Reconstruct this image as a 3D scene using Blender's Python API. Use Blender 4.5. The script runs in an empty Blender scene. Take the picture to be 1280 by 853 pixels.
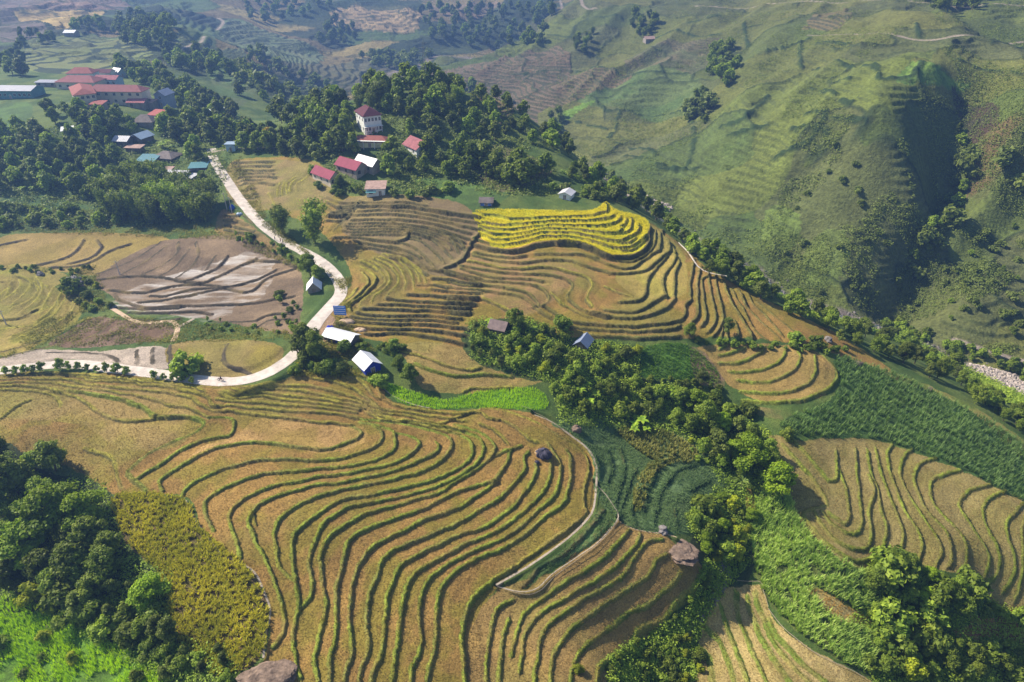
HAZE = .00042; EXPO = 0.93
import bpy, math, random
import numpy as np
from mathutils import Vector, Matrix
RNG = np.random.default_rng(7)
random.seed(7)
scene = bpy.context.scene
COL = scene.collection
# ------------------------------------------------------------------ camera model
# The aircraft hovers at the origin; x runs to the right, y away from it, z up (metres).
PITCH = math.radians(32.0)
F = 853.0
CP, SP = math.cos(PITCH), math.sin(PITCH)

def ray(u, v):
    u = np.asarray(u, float); v = np.asarray(v, float)
    a = (u-640.0)/F; b = -(v-426.5)/F
    return np.stack([a, CP+b*SP, -SP+b*CP], -1)

# ------------------------------------------------------------------ noise
def _hash(ix, iy, seed):
    h = (ix.astype(np.int64)*374761393 + iy.astype(np.int64)*668265263 + seed*1442695041) & 0xffffffff
    h = ((h ^ (h >> 13))*1274126177) & 0xffffffff
    return ((h ^ (h >> 16)) & 0xffff).astype(np.float32)/65535.0

def vnoise(x, y, s, seed=0):
    x = x/s; y = y/s
    ix = np.floor(x); iy = np.floor(y)
    fx = (x-ix).astype(np.float32); fy = (y-iy).astype(np.float32)
    fx = fx*fx*(3-2*fx); fy = fy*fy*(3-2*fy)
    ix = ix.astype(np.int64); iy = iy.astype(np.int64)
    a = _hash(ix, iy, seed); b = _hash(ix+1, iy, seed)
    c = _hash(ix, iy+1, seed); d = _hash(ix+1, iy+1, seed)
    return (a*(1-fx)+b*fx)*(1-fy)+(c*(1-fx)+d*fx)*fy   # 0..1

def fbm(x, y, s, n=4, seed=0):
    t = 0; a = .5; tot = 0
    ang = .6
    for i in range(n):
        xr = x*math.cos(ang*i)-y*math.sin(ang*i); yr = x*math.sin(ang*i)+y*math.cos(ang*i)
        t = t + a*vnoise(xr, yr, s, seed+i*17); tot += a; a *= .5; s *= .5
    return t/tot

def sstep(a, b, x):
    t = np.clip((x-a)/(b-a), 0, 1)
    return t*t*(3-2*t)

# ------------------------------------------------------------------ large shape of the land
# survey points: picture position and drop below the aircraft (metres)
CTRL = """0,462,112 130,460,112 300,475,111 350,455,110 380,430,108.5 430,370,107 400,330,106 330,280,103 270,200,97
100,480,113.3 20,560,116.5 130,540,115.3 300,520,114.5 450,520,115.5 340,485,112.6 480,487,113.5 600,520,117.3 700,530,121
740,600,126.8 600,600,122.3 450,600,118.6 300,600,116.8 600,700,127.5 450,700,122.8 330,700,119 560,850,130 400,850,124 230,590,116.3
620,750,131.5 740,680,130 700,800,135 850,720,138 760,853,139 620,853,133 905,730,147 870,790,150 820,853,152 880,700,140
760,560,128.5 850,560,131 800,640,132 890,600,135 800,500,126 900,520,130 930,640,140 600,500,117.5 540,495,115.3 460,460,111
560,470,114 640,485,118 690,440,115.3 620,420,112 640,390,109.6 750,430,115.5 870,440,119.5 960,430,121 960,500,126 850,460,120.5 1040,470,125
590,310,103.5 700,320,105 810,320,108 850,310,108.5 830,290,107 900,340,113 1000,400,121 1100,455,130 1200,500,137 1280,550,142
960,400,119 900,400,116 800,400,112.3 600,265,98.5 750,260,98.5 820,290,104 700,285,101
1050,480,127.5 1130,520,133 1200,540,136 1280,600,142 980,550,129.5 1050,600,134.5 1150,640,139 1280,700,146 1050,700,140 1200,745,147 960,620,136
980,650,139 1000,700,142 900,760,148 1000,800,149 900,850,150 1080,850,152 1150,780,154 1250,780,160 1280,853,166
230,730,120.5 300,800,122.5 160,640,119 60,600,121 60,700,126 60,800,131 150,800,128 0,853,135 250,850,126
200,295,110 50,310,110.5 350,320,107.8 250,400,112 330,400,111 370,400,109.5 150,340,111.5 60,350,113 30,400,115 80,420,115.5 150,400,113.5 100,445,114
300,210,98 330,230,99 420,255,99 360,300,104.3 420,330,106 500,420,110.5 450,390,108.5 560,330,105 560,260,98 480,250,97
430,215,93 500,200,90 560,235,95.5 640,245,96 700,245,97 455,165,84 520,180,86.5 600,170,87 480,118,76 550,112,75 640,135,83 700,195,94 750,230,102
60,260,108 110,145,87 30,130,88 200,130,92 60,200,98 180,200,99 250,170,97 200,250,106 0,190,97 0,110,88
100,80,92 50,40,92 100,10,92 0,0,90 180,60,93 210,20,98 270,70,103 250,45,97 300,88,104 360,112,116 410,128,127 300,60,130 350,40,128 330,15,112 240,5,104
480,60,142 550,70,143 550,20,126 450,0,113 600,0,116 640,40,139 400,30,122 390,85,138 440,95,144
780,240,150 850,290,155 990,370,160 1100,405,165 1180,440,168 1280,480,171
700,130,138 690,70,121 640,58,121 680,30,106 580,82,131 510,101,138 600,100,136 715,8,92 800,180,141 850,120,122 900,100,107 850,0,80 1000,0,69 1000,100,94 950,200,123 1000,250,134 920,260,145
1080,150,96 1120,90,79 1150,180,104 1150,250,124 1110,330,149 1150,20,62 1200,0,60 1110,250,125 1060,330,150 1190,140,93 1205,180,107 1183,250,133 1150,320,149 1110,385,164
1240,200,112 1280,150,92 1280,60,76 1280,300,142 1220,300,141 1200,380,158 1280,400,163 1250,440,167 840,200,136"""
CT = np.array([[float(a) for a in t.split(',')] for t in CTRL.split()])
_d = ray(CT[:, 0], CT[:, 1])
_k = CT[:, 2]/(-_d[:, 2])
PX = _d[:, 0]*_k; PY = _d[:, 1]*_k; PZ = -CT[:, 2]
# points of the land that the picture cannot show, or that lie outside it
EXTRA = np.array([(0, 460, -146), (10, 540, -148), (-60, 600, -149), (-120, 680, -150), (-150, 760, -150), (-100, 860, -150), (0, 850, -155),
 (45, 925, -150), (80, 990, -142), (-60, 820, -154), (-230, 640, -140), (-170, 600, -142), (-20, 430, -118), (0, 405, -100), (-90, 440, -112), (-60, 390, -82), (-150, 430, -108), 
 (-1500, 2600, 120), (0, 2600, 160), (1500, 2600, 200), (-600, 1500, -70), (0, 1600, -60), (-1400, 1500, -30), (700, 1300, 60), (1300, 1300, 120),
 (-900, 900, -88), (-700, 500, -90), (-350, 300, -105), (-220, 180, -118), (-160, 80, -135), (-60, 40, -128), (60, 40, -140), (0, 0, -132),
 (160, 80, -170), (260, 170, -150), (330, 240, -172), (520, 350, -110), (800, 600, -10), (500, 900, -20), (900, 400, -20), (220, 100, -172),
 (-420, 1100, -95), (200, 1150, -60)], float)
PX = np.append(PX, EXTRA[:, 0]); PY = np.append(PY, EXTRA[:, 1]); PZ = np.append(PZ, EXTRA[:, 2])
RC = 9.0
def _kern(dx, dy): return np.sqrt(dx*dx+dy*dy+RC*RC)
_A = _kern(PX[:, None]-PX[None], PY[:, None]-PY[None])
_n = len(PX)
_M = np.zeros((_n+3, _n+3)); _M[:_n, :_n] = _A + np.eye(_n)*(-0.6)
_M[:_n, _n] = 1; _M[:_n, _n+1] = PX/500; _M[:_n, _n+2] = PY/500
_M[_n:, :_n] = _M[:_n, _n:].T
_w = np.linalg.solve(_M, np.append(PZ, [0, 0, 0]))
def rbf(x, y):
    x = np.asarray(x, np.float64); y = np.asarray(y, np.float64)
    sh = x.shape; x = x.ravel(); y = y.ravel(); out = np.empty(len(x))
    for i in range(0, len(x), 60000):
        a = x[i:i+60000].astype(np.float32); b = y[i:i+60000].astype(np.float32)
        K = _kern(a[:, None]-PX.astype(np.float32)[None], b[:, None]-PY.astype(np.float32)[None])
        out[i:i+60000] = K@_w[:_n].astype(np.float64)+_w[_n]+_w[_n+1]*a/500+_w[_n+2]*b/500
    return out.reshape(sh)

def march(u, v, hf):
    """where the lines of sight of picture points meet the land: world x, y, z"""
    u = np.atleast_1d(np.asarray(u, float)); v = np.atleast_1d(np.asarray(v, float))
    d = ray(u, v); ts = np.geomspace(95, 2600, 420)
    n = len(u); lo = np.full(n, ts[0]); hi = np.full(n, ts[-1]); found = np.zeros(n, bool)
    prev = ts[0]
    for t in ts[1:]:
        act = ~found
        if not act.any(): break
        p = d[act]*t
        below = p[:, 2] < hf(p[:, 0], p[:, 1])
        idx = np.where(act)[0][below]
        lo[idx] = prev; hi[idx] = t; found[idx] = True
        prev = t
    for _ in range(14):
        m = (lo+hi)/2; p = d*m[:, None]
        b = p[:, 2] < hf(p[:, 0], p[:, 1])
        hi = np.where(b, m, hi); lo = np.where(b, lo, m)
    return d*hi[:, None]

# a quick lookup of the smooth land for placing things
GX0, GX1, GY0, GY1, GS = -900.0, 900.0, 20.0, 1500.0, 4.0
_gx = np.arange(GX0, GX1+.1, GS); _gy = np.arange(GY0, GY1+.1, GS)
_GG = rbf(*np.meshgrid(_gx, _gy))
def _bil(G, x, y):
    fx = np.clip((x-GX0)/GS, 0, G.shape[1]-1.001); fy = np.clip((y-GY0)/GS, 0, G.shape[0]-1.001)
    ix = fx.astype(int); iy = fy.astype(int); fx = fx-ix; fy = fy-iy
    return (G[iy, ix]*(1-fx)+G[iy, ix+1]*fx)*(1-fy)+(G[iy+1, ix]*(1-fx)+G[iy+1, ix+1]*fx)*fy
def hrbf(x, y): return _bil(_GG, np.asarray(x, float), np.asarray(y, float))

def P(s):
    """'u,v u,v ...' -> array"""
    return np.array([[float(a) for a in t.split(',')] for t in s.split()])
def to_world(uv, hf=hrbf):
    w = march(uv[:, 0], uv[:, 1], hf); return w[:, :2]
def smooth(p, step, closed=False):
    """Catmull-Rom through the points, resampled about every `step` metres"""
    if len(p) < 3 and not closed:
        n = max(2, int(np.linalg.norm(p[-1]-p[0])/step)+1)
        return p[0]+(p[-1]-p[0])*np.linspace(0, 1, n)[:, None]
    q = np.vstack([2*p[0]-p[1], p, 2*p[-1]-p[-2]]) if not closed else np.vstack([p[-1], p, p[0], p[1]])
    out = []
    for i in range(1, len(q)-2):
        a, b, c, d = q[i-1], q[i], q[i+1], q[i+2]
        n = max(2, int(np.linalg.norm(c-b)/step)+1)
        t = np.linspace(0, 1, n, endpoint=False)[:, None]
        out.append(.5*((2*b)+(-a+c)*t+(2*a-5*b+4*c-d)*t*t+(-a+3*b-3*c+d)*t**3))
    if not closed: out.append(q[-2][None])
    return np.vstack(out)
# ------------------------------------------------------------------ terrace edges, traced on enlarged parts of the photograph
# each tile: origin and scale of the enlargement
TILES = dict(c1=(600,500,6.4), c2=(420,520,6.4), c3=(220,530,6.4), c4=(0,455,6.4), c5=(180,455,6.4), c6=(380,440,6.4),
 b1=(280,180,6.4), b2=(400,230,6.4), b3=(400,310,6.4), b4=(560,240,6.4), b5=(700,240,6.4), b6=(560,320,6.4), b7=(740,320,6.4), b8=(900,350,6.4),
 q1=(0,426,3.9875), q2=(320,426,3.9875), q3=(640,426,3.9875), q4=(960,426,3.9875), e5=(0,640,4), e6=(320,640,4), e7=(640,640,4), e8=(960,640,4),
 m5=(0,213,4), m6=(320,213,4), m7=(640,213,4), m8=(960,213,4), t1=(0,0,4), t2=(320,0,4), t3=(640,0,4), t4=(960,0,4), s=(0,0,1))
def parse_line(s):
    out = []; t = TILES['s']
    for w in s.split():
        if w in TILES: t = TILES[w]
        else:
            a, b = w.split(','); out.append((t[0]+float(a)/t[2], t[1]+float(b)/t[2]))
    # where two enlargements overlap the trace may step back on itself: drop those points
    i = 1
    while 0 < i < len(out)-1:
        a, b, c = (np.array(q) for q in out[i-1:i+2]); p, q = b-a, c-b
        if p@q < -.15*np.linalg.norm(p)*np.linalg.norm(q) and min(np.linalg.norm(p), np.linalg.norm(q)) < 22: out.pop(i); i = max(1, i-1)
        else: i += 1
    return np.array(out)
# style | step height | reach of the levelling either side | lines
EDGES = []
def edges(style, h, L, w, text):
    for l in text.strip().split('\n'):
        if l.strip(): EDGES.append((style, h*dict(green=.6, lime=.6, wet=1.5, yellow=1.1, veg=.7).get(style, .9), L, w*(.46 if style in ('green', 'lime', 'veg', 'rice') else .7), parse_line(l)))
edges('green', .95, 2.3, .42, """
c6 380,590 450,620 475,650 430,700 340,740 260,765 c3 1280,190 1150,210 1020,195 850,170 700,155 580,152 450,175 300,205 150,275 0,375 q1 870,650 800,700 810,750
c5 520,435 620,430 720,455 830,480 855,492 800,535 700,570 550,600 420,640 300,700 180,780 60,850 q1 690,690
c3 310,850 290,800 250,720 245,640 290,580 380,520 500,465 620,425 750,400 900,385 1100,370 1280,350 c2 200,390 330,360 420,310 470,260 480,190 460,120 400,95 300,70 190,50
c3 60,570 100,510 200,440 330,385 450,345 560,315 700,292 850,285 1000,290 1100,300 1280,285 c2 150,315 280,260 350,210 380,170 360,120 300,80
e5 1205,230 1190,150 c3 450,850 440,790 450,710 500,640 590,580 700,525 850,480 1000,460 1150,430 1280,410 c2 150,450 300,425 430,400 550,350 630,290 680,230 640,180 540,150 470,130
e6 90,680 140,610 150,530 120,420 80,310 50,230 0,140 c3 610,850 590,800 600,740 640,680 720,620 850,565 1000,525 1150,490 1280,480 c2 150,515 300,490 480,445 620,390 740,330 810,280 830,240 810,215
e6 200,345 130,280 105,200 95,110 110,60 165,0 c3 800,850 830,770 900,700 1000,640 1150,580 1280,545 c2 200,565 400,530 550,490 700,440 830,370 900,310 930,250 920,190 870,150 780,120 650,85 500,50 300,30 200,20
e6 225,830 205,740 185,640 195,580 215,500 212,440 205,340 195,260 185,180 195,115 250,60 340,0 c3 1280,640 c2 150,655 350,620 550,575 750,525 900,470 1020,410 1080,340 1100,270 1090,210 1040,170 900,120 750,75 600,45
e6 235,470 285,400 285,330 270,240 300,140 350,55 440,0 c2 100,740 300,690 500,650 700,600 850,550 1000,480 1110,400 1170,320 1185,250 1160,190 1080,140 900,90 760,65
e6 310,853 305,740 315,650 335,560 350,480 345,400 330,310 325,230 345,160 390,110 500,40 c2 300,770 480,715 700,650 880,600 910,560 1000,510 1120,430 1220,350 1275,270 c1 125,370 100,330 40,280 -60,230 -200,190
e6 370,853 380,730 400,650 405,560 400,470 410,370 430,290 450,200 480,140 560,85 720,35 c2 400,850 550,800 700,750 850,670 1000,610 1150,560 1280,520
e6 445,853 455,790 485,710 485,630 470,530 480,430 495,340 520,260 580,185 700,120 860,60 c2 680,850 850,790 1000,730 1130,650 1220,580 c1 120,650 180,580 220,500 240,420 280,385 330,370
e6 525,853 530,800 560,720 570,640 560,530 575,430 605,330 640,240 720,180 860,120 1010,60 1160,0 c2 1180,750 1280,690 c1 180,770 260,700 330,610 370,540 360,470 390,420
e6 585,853 600,790 635,710 650,620 650,530 665,430 690,350 730,270 850,200 1000,130 1150,75 1265,0 c1 330,780 390,700 440,620 460,560 455,520
e6 680,853 690,780 715,680 720,580 735,480 760,390 800,310 880,255 1000,190 1150,125 1280,50 c1 410,850 490,770 540,690 570,610 575,540 570,480
e6 780,853 780,780 820,730 830,640 820,560 820,450 850,360 920,290 1020,230 1150,175 1280,110 c1 520,850 600,770 640,660 655,560 650,500 600,420 550,350
e6 860,853 865,800 895,720 910,620 905,530 915,430 960,340 1050,270 1160,215 1280,165 c1 650,850 700,760 730,650 735,540 720,450 690,400
e6 1160,853 1160,740 1180,600 1210,490 1280,450
e6 1220,853 1240,640 1265,540
e7 0,720 30,600 60,520 150,450 250,370 380,290 460,230 540,150 590,90
e7 40,800 50,720 70,620 120,540 230,460 350,390 470,320 560,240 620,170 640,110
e7 120,853 130,740 150,630 200,560 330,460 440,400 560,330 600,260 640,190 680,150 750,140
e7 200,853 210,730 270,620 370,530 480,460 600,390 690,320 720,250 770,225
e7 300,853 320,750 370,670 480,590 580,520 690,470 740,420 820,370 850,310
c1 130,435 220,410
""")
edges('green', 1.5, 3.0, .55, """
c4 540,215 700,240 850,265 1000,300 1080,330 1150,360 1210,410 c5 100,430 200,430 330,435 440,450 480,480 450,530 380,570 250,620 100,690 0,760 c4 1150,750 1040,850 q1 635,665 680,710 730,750
e6 1050,853 1040,740 1030,640 1045,530 1090,430 1190,350 1280,290
""")
edges('green', 2.2, 4.0, .8, """
e7 960,320 900,400 820,470 760,550 650,590 600,670 500,740 440,780 430,853
""")
edges('yellow', .5, 1.8, .34, """
c4 0,210 150,212 300,225 400,250 450,290 470,340
c4 420,225 520,240 620,280 700,330 780,390 860,430 980,455 1100,460 1210,440 1240,430
c4 0,155 200,148 400,150 520,175 650,190 850,220 1000,245 1130,270 1280,310 c5 200,340 330,355 400,385 480,420 520,435
c4 0,125 300,122 540,125 620,150 700,165 850,185 1000,200 1150,215 c5 0,220 200,240 350,270 430,320 490,350 560,370 700,380 850,400 1100,430 1280,460 c6 150,570 280,580 380,590
c4 0,100 250,85 450,80 620,100 720,130 900,140 1100,150 c5 0,170 200,195 400,240 500,270 540,330 580,345
c5 0,120 200,140 400,180 560,210 620,205
c4 660,90 800,120 1000,125 c5 60,145 250,165 400,205 480,235
c5 740,190 830,212 900,210 1000,185 1150,180 c6 0,280 150,305 300,340 420,380 510,410
c5 700,215 800,240 900,215 1000,200 1150,205 c6 0,320 120,350 250,380 400,400 480,430 500,440
c5 640,240 720,260 820,240 950,235 1100,255 c6 0,370 150,385 300,410 420,435 480,450
c5 610,255 700,282 800,270 900,255 1100,285 c6 0,400 150,425 300,445 440,460
c5 580,285 700,300 850,310 1050,325 c6 0,437 150,450 300,470 420,490
c5 560,345 650,340 800,350 1000,365 c6 0,482 200,495 330,510 430,530
c6 0,190 100,220 200,240 300,260 400,300 450,340 520,390 570,430 600,470
c6 300,190 380,200 450,240 500,300 560,360 610,375
c6 200,160 400,180 500,210 560,260 590,320 620,370 700,420 800,455 950,475 1050,490 1280,505
c6 560,470 650,495 800,510 950,545 1100,570 c1 -30,100 60,150 200,175 300,240 400,320 450,345
c6 500,440 600,500 700,540 850,570 1000,600 1150,640
c6 520,420 640,470 800,490 1000,515 1200,545 1280,560
c6 480,460 600,530 720,560 900,560 1050,590 1200,620 1280,640
c1 0,200 100,240 180,310 220,360
c1 0,75 130,68 250,95 380,150 520,215 620,280 700,330 790,390 850,450 870,520 870,600 845,700 835,850 e7 380,20 250,110 0,290
q1 420,540 550,580 570,640 600,740
q1 400,640 440,680
q1 5,390 80,330 150,300
q2 630,35 740,60 850,90 950,130 1050,150 1120,140
q2 1040,260 1100,240 1276,235
e5 1280,60 1260,0
""")
edges('green', 1.0, 2.6, .5, """
q2 790,120 900,160 1000,180 1120,170 1276,180
q4 70,520 160,620 240,720 290,820 e8 170,0 220,90 300,170 400,235 480,250 550,215 590,150 600,80 570,0 q4 550,740 510,640 495,545
q4 110,490 190,570 260,650 300,700 345,690 350,620 345,560
e8 225,0 270,70 330,140 400,180 470,195 510,160 525,90 510,0 q4 530,760 510,680
e8 270,0 320,60 400,110 450,100 475,50 470,0 q4 465,820 450,700 440,545
q4 365,650 390,740 405,853 e8 410,20 380,60 300,10
q4 540,540 560,640 600,750 640,853 e8 670,80 680,150 660,220 640,265
q4 620,520 600,570 610,650 640,740 690,853 e8 745,80 770,160 760,240 750,285
q4 720,545 670,600 660,650 690,740 760,853 e8 800,60 850,140 870,200 840,280
q4 840,590 760,620 730,670 750,750 800,853 e8 870,70 910,150 920,230 900,280
q4 960,650 860,680 815,720 820,790 860,853 e8 940,80 990,160 995,240 980,290
q4 1110,720 1010,750 965,800 970,853 e8 1030,90 1090,180 1105,260 1080,350
q4 1190,755 1120,780 1075,830 e8 1075,0 1100,80 1150,180 1160,270 1140,330 1100,350
q4 1276,810 e8 1240,0 1200,70 1210,150 1240,230 1230,330 1180,400
e8 1290,20 1275,120 1275,330 1240,440
b8 0,560 70,525
b8 0,610 100,590 200,550
q3 1030,115 1150,110 1240,95 b8 150,665 270,620 340,580 365,545
q3 1080,155 1200,155 b8 100,748 200,745 350,720 460,670 520,610 530,560 500,545
q3 1130,205 1276,210 b8 300,825 430,810 550,760 620,690 650,620 620,570
q3 1140,260 1276,265 q4 100,260 200,220 235,160 240,80
""")
edges('green', 1.2, 2.6, .6, """
q3 1150,300 1276,312 q4 130,305 250,270 330,220 340,150 280,80
""")
edges('lime', .7, 1.6, .75, """
e7 970,580 1030,640 1070,740 1110,853
e7 1050,470 1080,580 1130,700 1180,853
e7 1125,400 1130,500 1180,640 1250,800 1280,853
e7 1180,420 1200,530 1280,690 e8 40,760 100,853
e7 1215,400 1235,480 1280,590 e8 50,690 130,780 200,853
e8 0,540 50,630 130,720 220,800 290,850
e7 930,680 980,730 1000,853
""")
edges('olive', .9, 2.6, .42, """
b4 200,490 300,510 420,525 520,530 620,515
b4 700,500 800,495 920,500 1050,505 1200,540
b4 200,500 330,545 480,565 620,570 750,550 870,545 980,555 1060,580 1150,610 1280,650
b6 100,80 250,110 400,130 550,145 750,150 880,170 960,200 990,235 980,280 950,330 990,385 1060,430 1160,465 1280,490
b6 100,95 250,150 370,180 500,185 650,190 760,210
b6 0,145 150,180 300,205 450,210 600,225 700,245 770,280 800,320 790,370 745,410
b6 0,205 150,235 280,240 400,250 520,270 640,310 700,360 720,400
b6 0,250 150,270 330,290 460,300 550,315 620,350 690,410 750,460 850,510 900,520
b6 690,410 780,420 880,480 1000,530 b7 0,550 100,562 300,570 500,555 650,530 750,480 750,405 795,360 790,330 785,220 810,120 820,30 b5 1070,540
b6 950,560 1100,580 b7 0,585 150,600 350,610 550,600 640,585 700,560
b7 0,640 200,655 400,665 600,655 700,650
b7 100,435 200,450 330,450 430,420 500,365 560,335 600,330
b5 0,415 130,420 240,455 340,500 430,540 520,555 620,540 700,490 750,430 770,360 760,300
b5 280,540 400,590 530,620 620,580 740,490 790,470 810,400 800,330 770,290
b5 400,660 560,655 680,630 760,580 830,510 880,480 880,420 860,380
b5 860,510 800,580 740,650 b7 440,210 430,300 400,350 330,370 220,372
b5 880,470 930,510 900,590 850,650 b7 575,200 585,260 600,330
b5 830,310 820,340 870,400 980,430 930,480 920,510 960,560 930,640 b7 665,220 665,310 665,350 600,410 480,470 350,495 150,495 0,460
b5 1130,590 1120,660 b7 850,200 845,300 850,400 840,500 800,540
b7 935,110 940,170 890,180 890,250 890,320 905,400 910,500 880,560
b7 945,180 950,290 975,390 990,480 980,560 930,610
b7 995,150 1000,260 1030,370 1045,440 1050,520 1020,600 980,640
b7 1060,220 1080,300 1130,400 1160,440 1210,540 1276,640
b7 1120,270 1160,350 1220,430 b8 260,380 380,480
b7 1180,280 1230,390
b8 40,30 60,120 110,210 170,310 220,390 260,470
b8 150,90 200,190 300,310 400,400 480,470
b8 220,110 270,200 380,300 500,440
b8 300,180 400,260 500,340 620,440
b8 30,330 30,400 20,450
b8 60,350 70,470
b8 120,330 150,400 160,470
""")
edges('yellow', .8, 2.4, .5, """
b4 160,550 300,585 450,615 600,615 760,605 900,625 1000,650 b6 1080,160 1140,200 1150,250 1120,300 1110,350 1180,390 b7 0,410
b6 280,345 370,380 430,410 480,440
b3 150,460 220,400 300,330
b3 190,470 280,400 350,340 395,290 380,240 340,200
b3 250,500 240,460 300,410 380,350 440,290 450,240 410,200 330,150
b3 310,470 320,430 400,370 480,310 520,260 490,200 440,160 330,110
b3 410,435 430,390 500,340 545,290 545,230 500,170 400,110
b3 530,400 560,350 610,300 620,240 590,180 550,140 430,90
b3 670,330 680,280 660,210 600,130 480,80
b1 350,400 380,450 400,510
b1 420,420 425,370 440,320
b1 460,410 460,360 480,310
b1 500,400 490,340 520,300 560,270
b1 520,390 530,330 570,290
b1 570,370 580,320 650,280 690,230
""")
edges('dark', 1.1, 2.2, .35, """
b3 890,330 1000,345 1150,360 1280,365
b3 700,375 850,385 1050,395 1260,410
b3 530,410 700,430 900,440 1220,460
b3 470,460 650,460 850,475 1190,490
b3 340,490 500,495 700,500 900,505 1200,525
b3 290,520 420,545 650,550 850,550 1130,575
b3 250,555 400,570 600,580 850,580 1100,605
b3 210,570 330,595 550,610 850,620 1050,640 1210,660
b3 130,620 250,630 420,650 650,655 880,665 1050,690 1210,720
b3 360,690 450,695 560,685 750,700 950,730 1160,780
b2 330,160 450,160 600,155 720,160 860,190
b2 300,220 500,212 700,220 850,245 1000,275 1150,300 1280,320
b2 280,250 500,245 700,255 900,285 1100,330 1280,370
b2 250,290 450,290 650,292 850,315 1050,360 1200,400
b2 230,320 400,320 600,325 800,350 1000,395 1200,450
b2 200,345 400,340 600,345 800,375 950,410 1150,475
b2 220,362 350,366 520,366 700,375 850,400 1000,450 1150,520
b2 180,380 350,395 520,385 690,390 800,410 950,460 1050,530
b2 250,410 450,405 690,412 800,440
b2 110,435 270,435 450,455 620,465 690,440 710,400
b2 260,460 400,490 550,510 700,545 800,600
b2 300,515 450,520 600,560 700,590 780,630 850,680
b2 560,590 680,620 780,680 860,740
b2 880,690 960,700 1050,715 1280,770
b2 900,760 1000,770 1280,815
b2 150,195 220,190 300,170
b2 140,225 220,215 270,205
b2 60,260 150,262 240,245
b2 50,300 150,300 230,270
b2 310,140 270,220 200,290 100,380
b2 1280,400 1200,500 1130,620 1000,680
b1 80,155 200,150 400,145
b1 90,185 200,180 380,180
b1 90,215 200,215 400,220
b1 100,240 300,238 400,250
b1 110,268 320,262 420,275
b1 120,292 300,292
b1 120,320 300,315 400,330
b1 130,360 250,362
b1 130,407 270,405
b1 140,430 270,425
b1 820,430 900,470 980,480 1060,470
b1 820,470 900,510 980,520 1040,510
b1 820,510 870,550 960,550 1030,540
b1 840,580 940,580 1010,570
b1 0,575 150,590 220,650
b1 0,610 100,625 230,680
b1 0,650 100,670 250,715
b1 0,690 120,710 280,745
b6 0,340 240,350
b6 0,385 220,400
b6 0,425 180,430
b6 0,460 180,467
""")
edges('dark', 1.8, 3.0, .5, """
b2 290,185 500,178 700,185 850,205 1000,235 1150,255 1280,270
""")
edges('wet', .4, 2.2, .45, """
m5 0,375 130,350
m5 160,480 300,450 380,410 420,350
m5 340,470 450,440 510,390 490,350
m5 250,490 430,470 560,400 650,370
m5 480,520 600,480 700,430 800,360
m5 610,520 720,460 830,380
m5 710,525 800,480 880,420 890,360
m5 800,530 880,480 940,400
m5 880,540 960,480 990,420 980,360
m5 920,560 1000,530 1090,490 1140,430
m5 1030,500 1075,430
m5 1010,570 1100,530 1200,480 1280,445
m5 490,550 600,535 720,530 850,545 920,560 1010,570 1100,585 1180,605 1240,610 1280,590 m6 60,540 210,485
m5 540,600 700,615 780,600 900,575 1000,568
m5 750,630 830,630 950,600 1090,587
m5 690,665 850,645 1000,615 1100,590 1150,585 1280,550 m6 100,500
m5 570,620 600,650 720,690 900,680 1100,675 1280,665 m6 80,650 190,630
m5 580,690 750,695 900,685
m5 640,715 800,715 950,708 1060,720
m5 600,720 680,750 800,755 900,745
m5 1070,760 1280,755
m6 0,450 130,460 200,485
m6 0,750 80,720 190,718
m6 0,790 70,750 180,745
q1 680,50 680,110
q1 760,40 755,110
q1 840,30 850,130
q1 1130,20 1110,70 1130,120 1240,165
q1 240,60 340,60 450,60 560,80 590,100
""")
edges('yellow', .8, 2.2, .42, """
m5 0,620 40,590 60,560
m5 0,655 60,620 100,580 95,550
m5 60,670 120,620 150,580 140,550 90,530
m5 100,710 160,670 210,610 205,570 180,540
m5 140,730 200,700 240,640 265,590
m5 190,750 230,720 290,650 305,610
m5 0,750 100,740 190,700
m5 0,795 150,780 250,740 290,700 330,640
m5 100,830 200,790 330,740 370,690 400,620
m5 150,850 280,810 400,760 450,740
""")
edges('dark', .9, 2.2, .42, """
m5 270,850 400,800 450,760
m5 420,850 500,810 550,765
m5 520,850 600,810 665,775
m5 600,850 680,810 715,780
q1 0,60 80,40 200,0
q1 0,90 120,60 300,20
""")
edges('rice', 1.1, 2.4, .25, """
b4 230,165 270,185 385,190 450,210 560,220 760,210 b5 120,205 250,190 340,170 380,160 375,100
b4 270,245 380,262 500,268 700,250 880,235 b5 150,238 300,225 400,210 435,190
b4 250,280 350,300 500,305 650,285 800,270 b5 0,272 150,275 300,278 400,262 470,235 490,205
b4 250,300 350,340 470,347 600,330 750,300 850,297 b5 120,300 250,320 380,335 470,328 500,300
b4 280,350 370,385 470,385 620,355 750,330 900,328 b5 150,340 300,370 420,395 500,395 590,350 640,300 635,265
b5 490,275 520,260 535,215
b5 480,328 520,330 560,310 580,260 575,215
b4 200,380 330,415 450,425 600,400 750,360 880,358 b5 150,375 300,410 400,445 480,455 560,440 640,400 690,360
b5 490,410 560,410 610,370
b5 500,475 560,475 640,430 690,380
""")
edges('dark', 1.9, 2.6, .5, """
b4 180,415 250,440 350,465 470,482 560,475 680,437 800,415 950,410 1050,420 1150,460 b5 330,500 430,530 520,532 600,520 660,485 700,430 715,380 725,290
""")
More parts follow.
